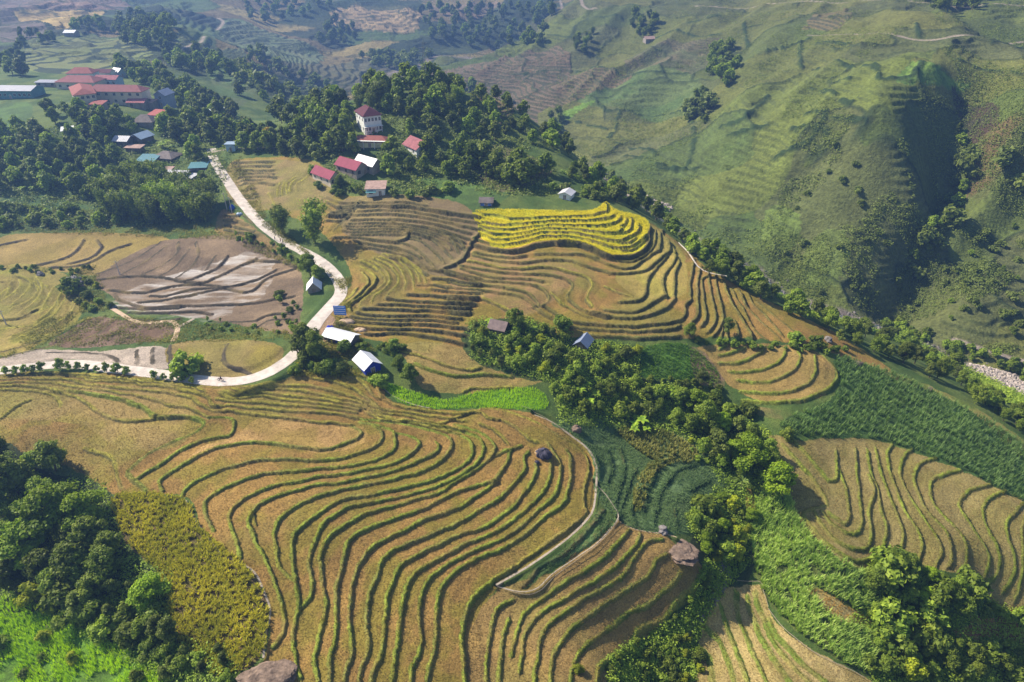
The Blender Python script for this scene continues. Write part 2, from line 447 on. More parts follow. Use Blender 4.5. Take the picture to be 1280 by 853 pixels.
edges('veg', .8, 2.0, .45, """
c1 1010,390 1055,480 1050,600 1030,660
c1 1120,390 1150,480 1165,580 1130,700 1090,820
c1 1250,560 1210,650 1170,750 1140,850
q3 640,740 600,853
q3 700,700 670,770 660,853
q3 730,853 740,770 790,700
q3 700,720 720,660 780,600 800,580
q3 780,710 830,650 910,625
q3 900,750 980,700
e7 460,0 400,70 330,160 250,220 130,300 60,370
e7 600,0 620,60
e7 720,0 715,60
e7 820,0 825,80
""")
edges('dark', .7, 1.8, .32, """
b2 700,385 850,420 960,500 1050,600
b2 700,425 800,460 900,540 1000,640
b2 620,468 740,510 840,600 920,680
b2 550,512 680,560 780,640 860,700
b2 820,350 960,390 1060,460 1110,560
b2 900,345 1040,400 1130,470 1160,540
b2 960,700 1100,740 1280,790
b3 780,300 900,300 1020,320
""")
edges('yellow', .6, 1.8, .34, """
b2 500,560 620,600 700,680 740,760 745,830
b2 560,570 680,620 760,700 800,790
b2 640,600 740,660 820,740 850,800
m5 0,560 30,560 50,590 20,630
m5 170,560 190,600 150,650 60,690
m5 230,580 240,620 200,680 120,730
m5 300,620 280,690 200,770 60,830
m5 370,640 340,720 240,790 60,850
q1 0,168 200,160 400,172 600,192 800,216 960,244
q1 0,228 120,226 230,240 290,262
b7 100,250 200,290 300,330
b6 820,300 860,340 900,380 1000,440 1150,500
""")
# ------------------------------------------------------------------ fine shape of the land
STREAM_W = np.vstack([to_world(P("1290,484 1235,468 1180,440 1140,424 1100,405 1040,388 990,370 940,335 895,310 850,290 815,262 780,240")),
                      [(44, 480), (10, 540), (-60, 600), (-120, 680), (-150, 760), (-110, 860), (0, 960)]])
STREAM = smooth(STREAM_W, 6.0)
GX, GY = np.meshgrid(_gx, _gy)
def seg_field(px, py, line, reach):
    """distance to a polyline on a regular lookup grid; outside reach = reach"""
    out = np.full(px.shape, reach, np.float32)
    for i in range(len(line)-1):
        a = line[i]; b = line[i+1]
        m = (px > min(a[0], b[0])-reach) & (px < max(a[0], b[0])+reach) & (py > min(a[1], b[1])-reach) & (py < max(a[1], b[1])+reach)
        if not m.any(): continue
        x = px[m]; y = py[m]; d = b-a; t = np.clip(((x-a[0])*d[0]+(y-a[1])*d[1])/max(d@d, 1e-6), 0, 1)
        dd = np.hypot(x-a[0]-t*d[0], y-a[1]-t*d[1])
        out[m] = np.minimum(out[m], dd)
    return out
def gline(s, step=6.0): return smooth(to_world(P(s)), step)
# ravines and folds of the mountain: line, width, depth
FOLDS = [(gline("1215,105 1210,160 1205,200 1195,240 1170,300 1140,345 1115,385 1105,402", 6), 14, 13),
 (gline("935,60 905,90 890,110 880,150 865,185 858,215 862,245", 6), 16, 6),
 (gline("805,35 795,55 760,70 725,80 700,100", 8), 20, 5),
 (gline("1280,250 1230,300 1190,340 1150,380", 6), 10, 4),
 (gline("960,190 900,205 850,235", 6), 9, 3), (gline("1060,255 1000,300 975,345", 6), 9, 3),
 (gline("1100,260 1090,320 1080,375", 6), 8, 2.5), (gline("1010,220 960,262 925,300", 6), 9, 3),
 (gline("850,150 800,175 760,195", 6), 8, 2.5)]
RIDGES = [(gline("1155,30 1140,70 1120,100 1105,130 1090,170 1075,210 1055,250", 6), 16, 2.5),
 (gline("1130,90 1180,110 1230,140", 6), 10, 3),
 (gline("1000,20 960,60 930,120 905,170 890,220", 6), 16, 4), (gline("1240,170 1190,280 1165,330", 6), 9, 4)]
_fold = np.zeros(GX.shape)
for l, w, dpt in FOLDS:
    d = seg_field(GX, GY, l, w*3); _fold -= dpt*np.exp(-(d/w)**2)*(d < w*3)
for l, w, dpt in RIDGES:
    d = seg_field(GX, GY, l, w*3); _fold += dpt*np.exp(-(d/w)**2)*(d < w*3)
_st = seg_field(GX, GY, STREAM, 40)
# side of the stream: right of it is mountain
def right_of_stream(x, y):
    """signed distance (m), positive on the mountain side"""
    s = STREAM[::2]; x = np.asarray(x, np.float32); y = np.asarray(y, np.float32)
    sh = x.shape; x = x.ravel(); y = y.ravel()
    best = np.full(x.shape, 1e9, np.float32); sg = np.zeros(x.shape, np.float32)
    for i in range(len(s)-1):
        a = s[i]; d = s[i+1]-a
        t = np.clip(((x-a[0])*d[0]+(y-a[1])*d[1])/(d@d), 0, 1)
        dx = x-a[0]-t*d[0]; dy = y-a[1]-t*d[1]; dd = dx*dx+dy*dy
        c = d[0]*dy-d[1]*dx
        m = dd < best; best[m] = dd[m]; sg[m] = np.where(c[m] > 0, -1, 1)
    return (np.sqrt(best)*sg).reshape(sh)
_ROS = right_of_stream(GX, GY)
def ros(x, y): return _bil(_ROS, np.asarray(x, float), np.asarray(y, float))
_FG = np.where(np.hypot(GX, GY) < 2000, _fold, 0)
_ua = GX*.80-GY*.60; _va = GX*.60+GY*.80
def ridged(u, v, su, sv, seed):
    n = vnoise(u/su, v/sv, 1.0, seed)*.66+vnoise(u/su*2.1, v/sv*1.7, 1.0, seed+3)*.34
    return 1-np.abs(2*n-1)*1.6
_w1 = (fbm(GX, GY, 90, 2, 5)-.5)*50
_FG = _FG+9*(ridged(_ua+_w1, _va, 46, 130, 201)-.45)*sstep(30, 90, _ROS)
_FG = _FG*sstep(0, 25, _ROS)+15*(ridged(GX+_w1*1.6, GY*.8+GX*.4, 95, 170, 211)-.45)*sstep(480, 600, GY+.25*GX)*(1-sstep(-60, -15, _ROS))-2.0*np.exp(-(_st/9.0)**2)
def macro(x, y): return rbf(x, y)+_bil(_FG, np.asarray(x, float), np.asarray(y, float))
_MG = _GG+_FG
def hmac(x, y): return _bil(_MG, np.asarray(x, float), np.asarray(y, float))
def gp(u, v):
    w = march(u, v, hmac); return w if np.ndim(u) else w[0]

# ------------------------------------------------------------------ the grid of the land
NC = 1680; TH = math.radians(64)
rs = [58.0]
while rs[-1] < 2700:
    r = rs[-1]; rs.append(r+min(.135+r*r*4.4e-6, 3.2) if r < 1000 else r+7)
rs = np.array(rs); NR = len(rs)
th = np.linspace(-TH, TH, NC)
TT, RR = np.meshgrid(th, rs)
VX = (RR*np.sin(TT)); VY = (RR*np.cos(TT))
VZ = macro(VX, VY)
print('grid', NR, NC, NR*NC)
MAC = VZ.copy()
ROSV = ros(VX, VY); ROSV[RR > 1000] = right_of_stream(VX[RR > 1000][::1], VY[RR > 1000][::1])

def window(x0, x1, y0, y1):
    """rows and columns of the grid that cover a box"""
    cs = np.array([(x0, y0), (x0, y1), (x1, y0), (x1, y1), (min(max(0, x0), x1), y0)])
    r = np.hypot(cs[:, 0], cs[:, 1]); a = np.arctan2(cs[:, 0], cs[:, 1])
    i0 = max(np.searchsorted(rs, r.min())-1, 0); i1 = min(np.searchsorted(rs, r.max())+2, NR)
    j0 = max(int((a.min()+TH)/(2*TH)*(NC-1))-1, 0); j1 = min(int((a.max()+TH)/(2*TH)*(NC-1))+3, NC)
    return slice(i0, max(i1, i0+1)), slice(j0, max(j1, j0+1))

def line_distance(line, reach):
    """window of the grid, signed distance to a line, arc position, overshoot past its ends"""
    lo = line.min(0)-reach; hi = line.max(0)+reach
    wi, wj = window(lo[0], hi[0], lo[1], hi[1])
    sh = (wi.stop-wi.start, wj.stop-wj.start)
    if sh[0] <= 0 or sh[1] <= 0: return None
    D = np.full(sh, reach*1.5, np.float32); S = np.ones(sh, np.float32); O = np.zeros(sh, np.float32); A = np.zeros(sh, np.float32)
    arc = 0.0
    for i in range(len(line)-1):
        a = line[i]; b = line[i+1]; d = b-a; L2 = max(float(d@d), 1e-9); ln = math.sqrt(L2)
        si, sj = window(min(a[0], b[0])-reach, max(a[0], b[0])+reach, min(a[1], b[1])-reach, max(a[1], b[1])+reach)
        i0, i1, j0, j1 = max(si.start, wi.start), min(si.stop, wi.stop), max(sj.start, wj.start), min(sj.stop, wj.stop)
        if i1 <= i0 or j1 <= j0: arc += ln; continue
        x = VX[i0:i1, j0:j1]; y = VY[i0:i1, j0:j1]
        tr = ((x-a[0])*d[0]+(y-a[1])*d[1])/L2; t = np.clip(tr, 0, 1)
        dx = x-a[0]-t*d[0]; dy = y-a[1]-t*d[1]; dd = np.hypot(dx, dy)
        k = (slice(i0-wi.start, i1-wi.start), slice(j0-wj.start, j1-wj.start))
        m = dd < D[k]
        if m.any():
            D[k] = np.where(m, dd, D[k])
            S[k] = np.where(m, np.sign(d[0]*dy-d[1]*dx)+(d[0]*dy == d[1]*dx), S[k])
            A[k] = np.where(m, arc+t*ln, A[k])
            ov = np.zeros_like(tr)
            if i == 0: ov = np.maximum(ov, -tr*ln)
            if i == len(line)-2: ov = np.maximum(ov, (tr-1)*ln)
            O[k] = np.where(m, ov, O[k])
        arc += ln
    return wi, wj, D, S, O, A

# ------------------------------------------------------------------ colours of the ground
def lin(h):
    h = h.lstrip('#'); c = [int(h[i:i+2], 16)/255 for i in (0, 2, 4)]
    return np.array([x/12.92 if x <= .04045 else ((x+.055)/1.055)**2.4 for x in c])
C = np.zeros(VX.shape+(3,), np.float32)
n1 = fbm(VX, VY, 40, 3, 3)[..., None]; n2 = fbm(VX, VY, 9, 3, 11)[..., None]; n3 = fbm(VX, VY, 120, 2, 23)[..., None]
c3 = lambda *a: np.array(a, np.float32)
def mix3(a, b, t): return a*(1-t)+b*t
grass = mix3(c3(.060, .105, .022), c3(.12, .16, .035), sstep(.3, .7, n2))
mount = mix3(c3(.095, .135, .030), c3(.175, .195, .055), sstep(.35, .65, n1))
mount = mix3(mount, c3(.15, .14, .07), .6*sstep(.5, .72, n3)); mount = mix3(mount, c3(.035, .065, .02), .55*sstep(.55, .8, n2))
far = mix3(c3(.085, .105, .04), c3(.16, .12, .08), sstep(.4, .6, n3)); far = mix3(far, c3(.03, .05, .025), .85*sstep(.42, .6, n1))
wm = sstep(-6, 6, ROSV)[..., None]; wf = sstep(430, 480, VY+.25*VX)[..., None]*(1-wm)
def cells(x, y, s, seed):
    gx = np.floor(x/s); gy = np.floor(y/s); d1 = np.full(x.shape, 1e9, np.float32); d2 = d1.copy(); idv = np.zeros(x.shape, np.float32)
    for i in (-1, 0, 1):
        for j in (-1, 0, 1):
            cx = gx+i; cy = gy+j; ix = cx.astype(np.int64); iy = cy.astype(np.int64)
            px = (cx+.1+.8*_hash(ix, iy, seed))*s; py = (cy+.1+.8*_hash(ix, iy, seed+1))*s
            d = np.hypot(x-px, y-py).astype(np.float32); h = _hash(ix, iy, seed+2)
            n_ = d < d1; d2 = np.where(n_, d1, np.minimum(d2, d)); idv = np.where(n_, h, idv); d1 = np.where(n_, d, d1)
    return idv, d2-d1
PAR_I = np.zeros(VX.shape, np.float32); PAR_E = np.full(VX.shape, 9, np.float32)
_sel = (ROSV > -4) | ((VY+.25*VX > 425) & (RR < 2300))
_x = VX[_sel]; _y = VY[_sel]; _wx = (fbm(_x, _y, 45, 3, 81)-.5)*60; _wy = (fbm(_x, _y, 45, 3, 82)-.5)*60
PAR_I[_sel], PAR_E[_sel] = cells((_x+_wx)*.8, _y+_wy, 62, 9)
pal_m = [(.135, .175, .040), (.185, .205, .045), (.22, .225, .055), (.155, .170, .055), (.165, .175, .065), (.115, .170, .040), (.19, .23, .045), (.15, .165, .055)]
pal_h = [(.22, .16, .075), (.26, .19, .08), (.11, .14, .045), (.055, .08, .03), (.40, .30, .11), (.13, .13, .06), (.035, .055, .022), (.10, .15, .04), (.03, .05, .02), (.035, .055, .022)]
for sel_, pal, am in ((wm[..., 0] > 0, pal_m, .75), (wf[..., 0] > 0, pal_h, .85)):
    P_ = np.array(pal, np.float32)[np.minimum((PAR_I*len(pal)).astype(int), len(pal)-1)]
    (mount if pal is pal_m else far)[sel_] = mix3(mount if pal is pal_m else far, P_, am)[sel_]
mount = mount*(.62+.40*n2)*(1-.16*sstep(420, 620, VY)[..., None])
far = far*c3(.80, .84, .80)
C[:] = mix3(mix3(grass, far, wf), mount, wm)

def inside(poly, x, y):
    r = np.zeros(x.shape, bool); n = len(poly)
    for i in range(n):
        x0, y0 = poly[i-1]; x1, y1 = poly[i]
        if y0 == y1: continue
        r ^= ((y0 > y) != (y1 > y)) & (x < (x1-x0)*(y-y0)/(y1-y0)+x0)
    return r
REG = {}
def region(name, s, ca=None, cb=None, scale=6, seed=0, soft=.8, hf=None, lo=.35, hi=.65):
    q = smooth(to_world(parse_line(s), hf or hmac), 3.0, True)
    REG[name] = q
    if ca is None: return
    lo_ = q.min(0)-2; hi_ = q.max(0)+2
    wi, wj = window(lo_[0], hi_[0], lo_[1], hi_[1])
    x = VX[wi, wj]; y = VY[wi, wj]
    jx = (vnoise(x, y, 1.6, 91)-.5)*soft; jy = (vnoise(x, y, 1.6, 92)-.5)*soft
    m = inside(q, x+jx, y+jy)
    t = sstep(lo, hi, fbm(x, y, scale, 3, seed))[..., None]
    c = mix3(c3(*ca), c3(*cb), t)*(.80+.40*fbm(x, y, 13, 2, 55))[..., None]
    if name in ('n', 'fieldB', 'fieldA', 'fieldA2', 'fieldI', 'fieldF', 'fieldG', 'fieldH') and ca[0] > .2 and ca[2] < .2: c = mix3(c*c3(.88, .97, .71), c3(.23, .20, .05), ((.55 if ca[2] < .1 else .15)*sstep(.48, .72, fbm(x, y, 22, 3, 58)))[..., None])
    C[wi, wj] = np.where(m[..., None], c, C[wi, wj])
STUB = ((.34, .185, .070), (.27, .185, .045))
# mountain and far fields
def patch(s, ca, cb, **k): region('patch', s, ca, cb, soft=3, **k)
patch("640,75 700,65 712,90 700,130 660,140 600,120 620,90", (.15, .115, .075), (.19, .14, .09), scale=14)
patch("500,100 560,88 640,72 640,110 660,135 600,125 560,108", (.17, .13, .085), (.2, .15, .09), scale=14)
patch("835,50 900,48 895,75 870,92 800,95 780,75", (.10, .11, .05), (.15, .13, .07), scale=14)
patch("700,120 770,95 850,90 880,110 865,140 790,140", (.09, .14, .04), (.12, .16, .05), scale=18)
patch("693,158 705,140 745,127 720,143 700,158", (.16, .26, .03), (.14, .24, .04))
patch("1118,100 1140,78 1165,78 1215,104 1180,108 1140,106", (.19, .29, .05), (.12, .2, .04), scale=8)
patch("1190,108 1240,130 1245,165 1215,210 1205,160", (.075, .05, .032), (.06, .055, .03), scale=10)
patch("1225,175 1280,150 1280,210 1250,225 1225,250 1208,240", (.19, .13, .06), (.13, .15, .045), scale=8)
patch("25,14 100,14 130,16 80,36 55,37 60,28 25,26", (.5, .36, .13), (.42, .3, .12), scale=30)
patch("415,25 450,8 515,22 500,38 480,38 440,30 418,32", (.42, .29, .14), (.3, .22, .12), scale=30)
patch("345,72 400,66 420,75 375,86 360,80", (.45, .31, .13), (.3, .22, .1), scale=24)
patch("30,60 100,42 165,45 190,70 150,85 40,90", (.16, .2, .05), (.11, .14, .04), scale=20)
patch("225,35 260,30 270,55 235,60 220,48", (.12, .17, .05), (.09, .12, .04), scale=20)
patch("275,35 310,28 400,70 390,85 330,72 290,55", (.13, .18, .07), (.09, .12, .06), scale=20)
patch("540,8 620,2 640,10 620,25 560,20", (.22, .16, .1), (.15, .12, .08), scale=30)
patch("0,0 150,0 150,12 25,14 0,12", (.26, .17, .12), (.17, .13, .1), scale=60)
patch("0,15 25,28 60,40 0,52", (.19, .14, .12), (.14, .12, .09), scale=50)
patch("250,65 280,85 320,110 290,135 268,110", (.08, .13, .035), (.11, .14, .05), scale=20)
patch("1000,330 1030,290 1060,300 1050,350 1010,360", (.15, .20, .045), (.14, .18, .045), scale=8)
patch("960,262 990,262 1000,290 975,320 955,300", (.15, .205, .045), (.13, .18, .04), scale=8)
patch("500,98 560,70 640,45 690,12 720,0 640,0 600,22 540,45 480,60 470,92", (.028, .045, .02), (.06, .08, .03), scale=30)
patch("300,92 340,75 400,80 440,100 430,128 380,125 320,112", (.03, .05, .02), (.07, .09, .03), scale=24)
# slopes near the village and the houses
region('n', "0,135 35,128 38,148 0,165", (.10, .17, .04), (.07, .12, .03))
region('n', "520,225 590,228 640,240 600,262 540,255", (.07, .12, .03), (.10, .17, .035))
region('n', "600,180 650,190 690,215 640,240 600,225", (.13, .13, .05), (.16, .12, .07), scale=12)
region('n', "0,250 60,245 130,265 165,280 100,288 0,285", (.08, .15, .035), (.06, .11, .03))
# fields
region('fieldB', "285,205 345,196 400,205 420,240 450,245 520,249 600,262 598,268 760,268 815,280 822,285 850,305 900,345 1000,395 1060,425 1115,465 1060,448 960,425 900,421 850,423 700,420 650,398 600,420 590,440 480,428 420,412 410,395 440,345 400,290 330,262 290,255", *STUB)
region('n', "430,250 560,250 600,285 575,330 545,345 480,320 430,290", (.235, .155, .105), (.27, .185, .10))
region('n', "590,300 650,320 720,335 700,370 650,395 600,372 560,355 580,325", (.36, .20, .11), (.30, .20, .08))
region('n', "285,205 345,200 400,210 420,240 380,262 330,262 290,255", (.26, .20, .08), (.3, .20, .11))
region('n', "815,290 850,310 860,350 850,370 800,372 770,345 812,320", (.33, .25, .07), (.38, .26, .09))
region('n', "280,262 315,285 350,315 300,305 270,290", (.33, .2, .11), (.27, .18, .09))
region('rice', "596,264 680,263 740,263 758,253 768,262 790,268 806,274 812,283 808,300 805,311 790,318 775,322 750,317 735,309 700,304 670,303 640,311 620,310 587,303 600,294 597,280", (.60, .50, .02), (.48, .46, .025))
region('n', "0,297 80,291 180,293 215,303 180,335 130,345 60,338 0,338", (.36, .23, .10), (.3, .2, .07), scale=12)
region('wet', "120,348 190,306 240,297 300,297 372,335 376,400 370,418 280,402 250,398 160,385 140,370", (.17, .12, .075), (.25, .175, .105), scale=10)
region('n', "0,338 75,340 95,372 100,395 60,425 0,445", (.36, .25, .09), (.29, .24, .055))
region('n', "60,430 115,398 150,400 215,408 200,425 120,434", (.16, .10, .06), (.2, .13, .09))
region('n', "0,450 60,437 140,438 208,434 212,460 150,456 90,452 0,458", (.47, .38, .30), (.38, .31, .24), scale=4)
region('n', "212,432 280,424 345,430 352,448 320,468 262,472 216,462", (.29, .19, .09), (.28, .20, .055), scale=8)
region('fieldA', "0,468 150,467 260,480 330,486 380,468 470,479 490,502 560,514 620,511 670,517 700,531 732,560 744,590 740,640 700,682 625,733 600,770 590,853 345,860 338,800 326,730 290,700 252,660 234,622 150,620 125,606 80,580 40,566 0,552", *STUB)
region('n', "330,520 400,528 455,535 452,555 400,566 330,555 240,570 225,590 250,560 300,540", (.48, .27, .13), (.40, .245, .09))
region('n', "0,480 200,485 250,520 220,560 150,560 100,530 0,520", (.32, .23, .06), (.36, .23, .10), scale=10)
region('fieldA2', "588,853 592,780 625,736 690,715 745,665 770,652 830,668 850,690 878,712 850,758 800,800 762,822 748,860", (.36, .21, .09), (.29, .17, .08))
region('fieldI', "500,432 560,430 640,468 682,476 690,490 600,492 530,487 515,462", (.36, .23, .10), (.3, .22, .08))
region('lush', "478,478 530,494 560,500 600,489 670,486 682,512 610,510 540,512 500,503", (.12, .26, .02), (.10, .2, .02))
region('fieldF', "872,434 950,430 1010,436 1042,460 1040,480 1020,498 960,504 925,490 890,462", (.40, .245, .105), (.34, .22, .085))
region('n', "930,506 1000,520 1040,522 1010,530 950,520", (.2, .16, .06), (.12, .16, .04))
region('fieldG', "962,545 1000,552 1040,548 1100,552 1180,580 1290,635 1290,760 1230,742 1160,712 1090,718 1040,695 1000,655 985,620 970,590", (.33, .235, .115), (.27, .2, .08))
region('fieldH', "905,735 950,732 965,770 1010,810 1085,850 1085,860 880,860 872,800 885,765", (.50, .34, .19), (.42, .29, .14))
region('soilJ', "690,530 760,525 860,550 905,590 890,650 850,668 790,660 745,620 742,580 720,545", (.13, .20, .075), (.10, .15, .05))
region('soilJ2', "745,640 770,652 740,680 690,710 650,742 630,735 690,700 730,668", (.13, .20, .06), (.10, .15, .04))
SOIL = ("728,548 757,553 755,558 735,556", "750,583 765,581 762,605 748,603", "835,578 858,580 845,592 832,585", "838,605 855,606 850,618 838,614", "848,628 858,630 855,637 846,634")
for s in SOIL:
    region('n', s, (.36, .185, .10), (.30, .17, .09), soft=1)
region('bed', "795,440 860,432 900,470 890,480 850,475 800,470", (.10, .20, .03), (.07, .14, .025), scale=3)
region('n', "862,434 880,440 905,475 900,485 870,474", (.17, .16, .06), (.28, .18, .1), scale=3)
region('corn', "1045,447 1110,465 1180,498 1280,560 1290,630 1180,578 1100,550 1050,547 1000,545 975,528 1030,505 1050,480", (.07, .13, .03), (.05, .09, .02))
region('n', "1110,462 1200,500 1290,560 1290,585 1220,520 1170,492 1110,470", (.30, .24, .09), (.14, .17, .04), soft=2)
region('maize', "945,625 985,625 1000,655 1040,697 1090,720 1150,712 1160,740 1100,800 1080,840 1010,800 960,750 940,690", (.12, .15, .035), (.09, .12, .03))
region('drygrass', "1012,735 1030,740 1062,760 1092,776 1088,790 1045,774 1020,752", (.36, .28, .09), (.42, .33, .13))
region('drystrip', "932,612 940,610 944,640 934,650", (.42, .31, .08), (.36, .28, .1))
region('earth', "1225,765 1262,765 1278,785 1280,810 1240,805 1195,805", (.28, .12, .06), (.2, .09, .045), soft=3, scale=5)
region('yellowpatch', "145,620 230,625 250,660 325,730 335,790 325,825 270,845 215,790 200,720 160,680 145,650", (.16, .11, .05), (.12, .1, .03), scale=3)
region('lushleft', "0,750 60,770 130,800 190,830 190,870 0,870", (.12, .24, .02), (.08, .15, .02), scale=3)
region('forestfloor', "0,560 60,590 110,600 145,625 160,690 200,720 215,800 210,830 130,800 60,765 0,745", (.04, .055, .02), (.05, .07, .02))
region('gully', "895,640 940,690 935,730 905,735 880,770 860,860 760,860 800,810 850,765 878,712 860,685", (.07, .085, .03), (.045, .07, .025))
region('gullyrock', "905,690 912,720 895,755 870,790 852,845 840,835 858,790 878,755 892,735", (.22, .17, .13), (.15, .13, .11), scale=2)
region('yard', "405,390 440,420 450,430 440,445 420,440 400,420", (.38, .25, .16), (.3, .2, .11), scale=3)
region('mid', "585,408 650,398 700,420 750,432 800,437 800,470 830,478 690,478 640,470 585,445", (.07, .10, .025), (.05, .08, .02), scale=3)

# ------------------------------------------------------------------ terrace steps
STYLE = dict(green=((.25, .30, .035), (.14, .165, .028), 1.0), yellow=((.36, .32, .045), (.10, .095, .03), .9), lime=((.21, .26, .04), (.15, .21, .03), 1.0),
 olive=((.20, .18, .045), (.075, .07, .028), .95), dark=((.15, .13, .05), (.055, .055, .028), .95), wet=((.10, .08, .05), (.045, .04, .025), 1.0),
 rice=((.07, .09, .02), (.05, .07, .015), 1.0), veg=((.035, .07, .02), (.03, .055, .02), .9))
DZ = np.zeros(VX.shape, np.float32)
BM = np.zeros(VX.shape, np.float32)
EW = []            # terrace edges in world space, kept for the grass that grows on them
def add_edge(style, h, L, w, wl):
    wl = smooth(wl, 1.6)
    r = line_distance(wl, L+.6)
    if r is None: return
    wi, wj, D, S, O, A = r
    x = VX[wi, wj]; y = VY[wi, wj]
    # which side falls away: from the smooth land a few metres either side
    dl = np.gradient(wl, axis=0); nrm = np.stack([-dl[:, 1], dl[:, 0]], 1); nrm /= np.linalg.norm(nrm, axis=1)[:, None]+1e-9
    up = hmac(wl[:, 0]+nrm[:, 0]*5, wl[:, 1]+nrm[:, 1]*5)-hmac(wl[:, 0]-nrm[:, 0]*5, wl[:, 1]-nrm[:, 1]*5)
    sg = 1.0 if np.mean(up) > 0 else -1.0
    EW.append((style, wl, nrm*sg, h))
    wob = (vnoise(x, y, .8, 5)-.5)*.36+(vnoise(x, y, 4.0, 6)-.5)*.6
    d = D*S*sg+wob                                # positive on the upper side
    endf = np.clip(1-O/2.5, 0, 1)*(D < L+.5)
    ad = np.abs(d)
    saw = (2*sstep(-w*1.7, -w*.1, d)-1)*np.clip(1-(ad-w*.5)/L, 0, 1)
    hh = h*(.85+.3*vnoise(A, A*0, 6.0, 8))
    lip = .20*min(h, 1)*np.exp(-((d-.22)/.24)**2)
    DZ[wi, wj] += (.5*hh*saw+lip)*endf
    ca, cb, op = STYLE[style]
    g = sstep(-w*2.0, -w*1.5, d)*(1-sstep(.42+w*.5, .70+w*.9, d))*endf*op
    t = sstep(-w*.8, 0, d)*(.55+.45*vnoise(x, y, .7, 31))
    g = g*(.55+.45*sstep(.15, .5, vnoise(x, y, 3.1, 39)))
    col = mix3(c3(*cb), c3(*ca), t[..., None])*(.75+.5*vnoise(x, y, 1.6, 33))[..., None]  # step face painted darker than the lip: its shade is put into the grass colour
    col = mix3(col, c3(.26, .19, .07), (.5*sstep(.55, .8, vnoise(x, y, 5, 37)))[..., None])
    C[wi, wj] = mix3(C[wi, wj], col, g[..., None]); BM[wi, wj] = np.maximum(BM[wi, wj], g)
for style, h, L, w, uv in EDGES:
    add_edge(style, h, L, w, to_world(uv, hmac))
# contour terraces on the slopes farther off: step by height inside an area
def contour(poly, h, dark=(.075, .075, .04), tread=None, w=.3):
    q = smooth(to_world(P(poly), hmac), 8.0, True)
    lo_ = q.min(0); hi_ = q.max(0); wi, wj = window(lo_[0], hi_[0], lo_[1], hi_[1])
    x = VX[wi, wj]; y = VY[wi, wj]; m = inside(q, x+(vnoise(x, y, 9, 3)-.5)*8, y+(vnoise(x, y, 9, 4)-.5)*8)
    z = MAC[wi, wj]+(fbm(x, y, 60, 3, 71)-.5)*6; s = z/h; f = s-np.floor(s)
    # flatten the tread, drop at the edge
    target = h*(np.floor(s)+np.where(f < w, f/w, 1.0))-z
    DZ[wi, wj] = np.where(m, target, DZ[wi, wj])
    if tread:
        C[wi, wj] = np.where((m & (f >= w))[..., None], mix3(c3(*tread[0]), c3(*tread[1]), (.6*vnoise(x, y, 14, 9)+.4*vnoise(np.floor(s)*7, s*0, 1, 5))[..., None]), C[wi, wj])
    C[wi, wj] = np.where((m & (f < w))[..., None], c3(*dark), C[wi, wj])
contour("500,100 560,88 640,72 700,60 712,90 708,130 670,150 640,135 600,120 560,108", 1.61, tread=((.14, .11, .07), (.2, .145, .085)))
contour("708,98 770,88 790,96 760,112 720,125 700,130", 1.49, tread=((.14, .11, .06), (.2, .15, .08)))
contour("835,50 900,48 895,68 835,62", 1.49, tread=((.12, .12, .06), (.16, .13, .07)))
contour("1010,22 1050,14 1060,30 1010,38", 1.61, tread=((.16, .13, .06), (.2, .16, .07)))
contour("30,62 60,46 165,47 190,70 150,88 60,92 35,85", 0.81, tread=((.14, .18, .05), (.20, .20, .07)), dark=(.04, .06, .03), w=.3)
contour("275,36 300,28 400,68 385,82 330,72 290,55", 1.86, tread=((.11, .16, .07), (.16, .17, .09)), dark=(.05, .07, .04))
contour("425,12 515,12 520,36 480,40 420,30", 2.17, tread=((.3, .22, .12), (.42, .3, .15)), dark=(.1, .09, .05))
contour("340,80 470,72 520,95 470,112 400,110 350,95", 1.86, tread=((.10, .11, .05), (.15, .13, .07)), dark=(.05, .06, .035))
contour("230,48 300,62 300,80 240,66", 1.55, tread=((.12, .16, .06), (.14, .15, .07)), dark=(.05, .07, .04))

# relief of the mountain and rough ground
rough = (wm[..., 0]*.9+wf[..., 0]*.5)
DZ += (rough*((fbm(VX, VY, 26, 5, 41)-.5)*4+(fbm(VX, VY, 7, 3, 47)-.5)*1.5)*sstep(8, 30, np.abs(ROSV))).astype(np.float32)*(~((DZ != 0) & (RR > 420)))
DZ += ((fbm(VX, VY, 1.4, 2, 51)-.5)*.14).astype(np.float32)
# ledges: the slopes are cut by old terraces that follow the height
def ledges(mask, h, k, dark, amt, seed, edge=2.2):
    z = (MAC+DZ)[mask]; x = VX[mask]; y = VY[mask]
    hh = h*(.75+.6*PAR_I[mask]); s = (z+(fbm(x, y, 38, 3, seed)-.5)*5)/hh+PAR_I[mask]*7.3; f = s-np.floor(s)
    pres = sstep(.38, .55, fbm(x, y, 46, 3, seed+5)+.25*(PAR_I[mask]-.5))*sstep(0, .3, 1-np.abs(PAR_I[mask]-.5)*1.2)
    DZ[mask] += (-(f-.5)*hh*k*pres).astype(np.float32) if k < 0 else ((np.where(f < .22, f/.22, 1-(f-.22)/.78)-.5)*hh*k*pres).astype(np.float32)
    g = (f < .22)*pres*sstep(.2, .45, vnoise(x, y, 11, seed+9))
    C[mask] = mix3(C[mask], c3(*dark), (g*amt)[:, None])
    e = np.exp(-(PAR_E[mask]/edge)**2)*sstep(.35, .5, vnoise(x, y, 30, seed+11))
    C[mask] = mix3(C[mask], c3(.035, .055, .02), (.85*e)[:, None]); DZ[mask] += (e*1.2).astype(np.float32)
ledges((ROSV > 14) & (RR < 1300) & (DZ > -50), 2.6, .34, (.06, .08, .03), .5, 301)
ledges((ROSV <= -10) & (VY+.25*VX > 455) & (RR < 2300), 3.0, .7, (.06, .07, .035), .6, 321, 4.0)
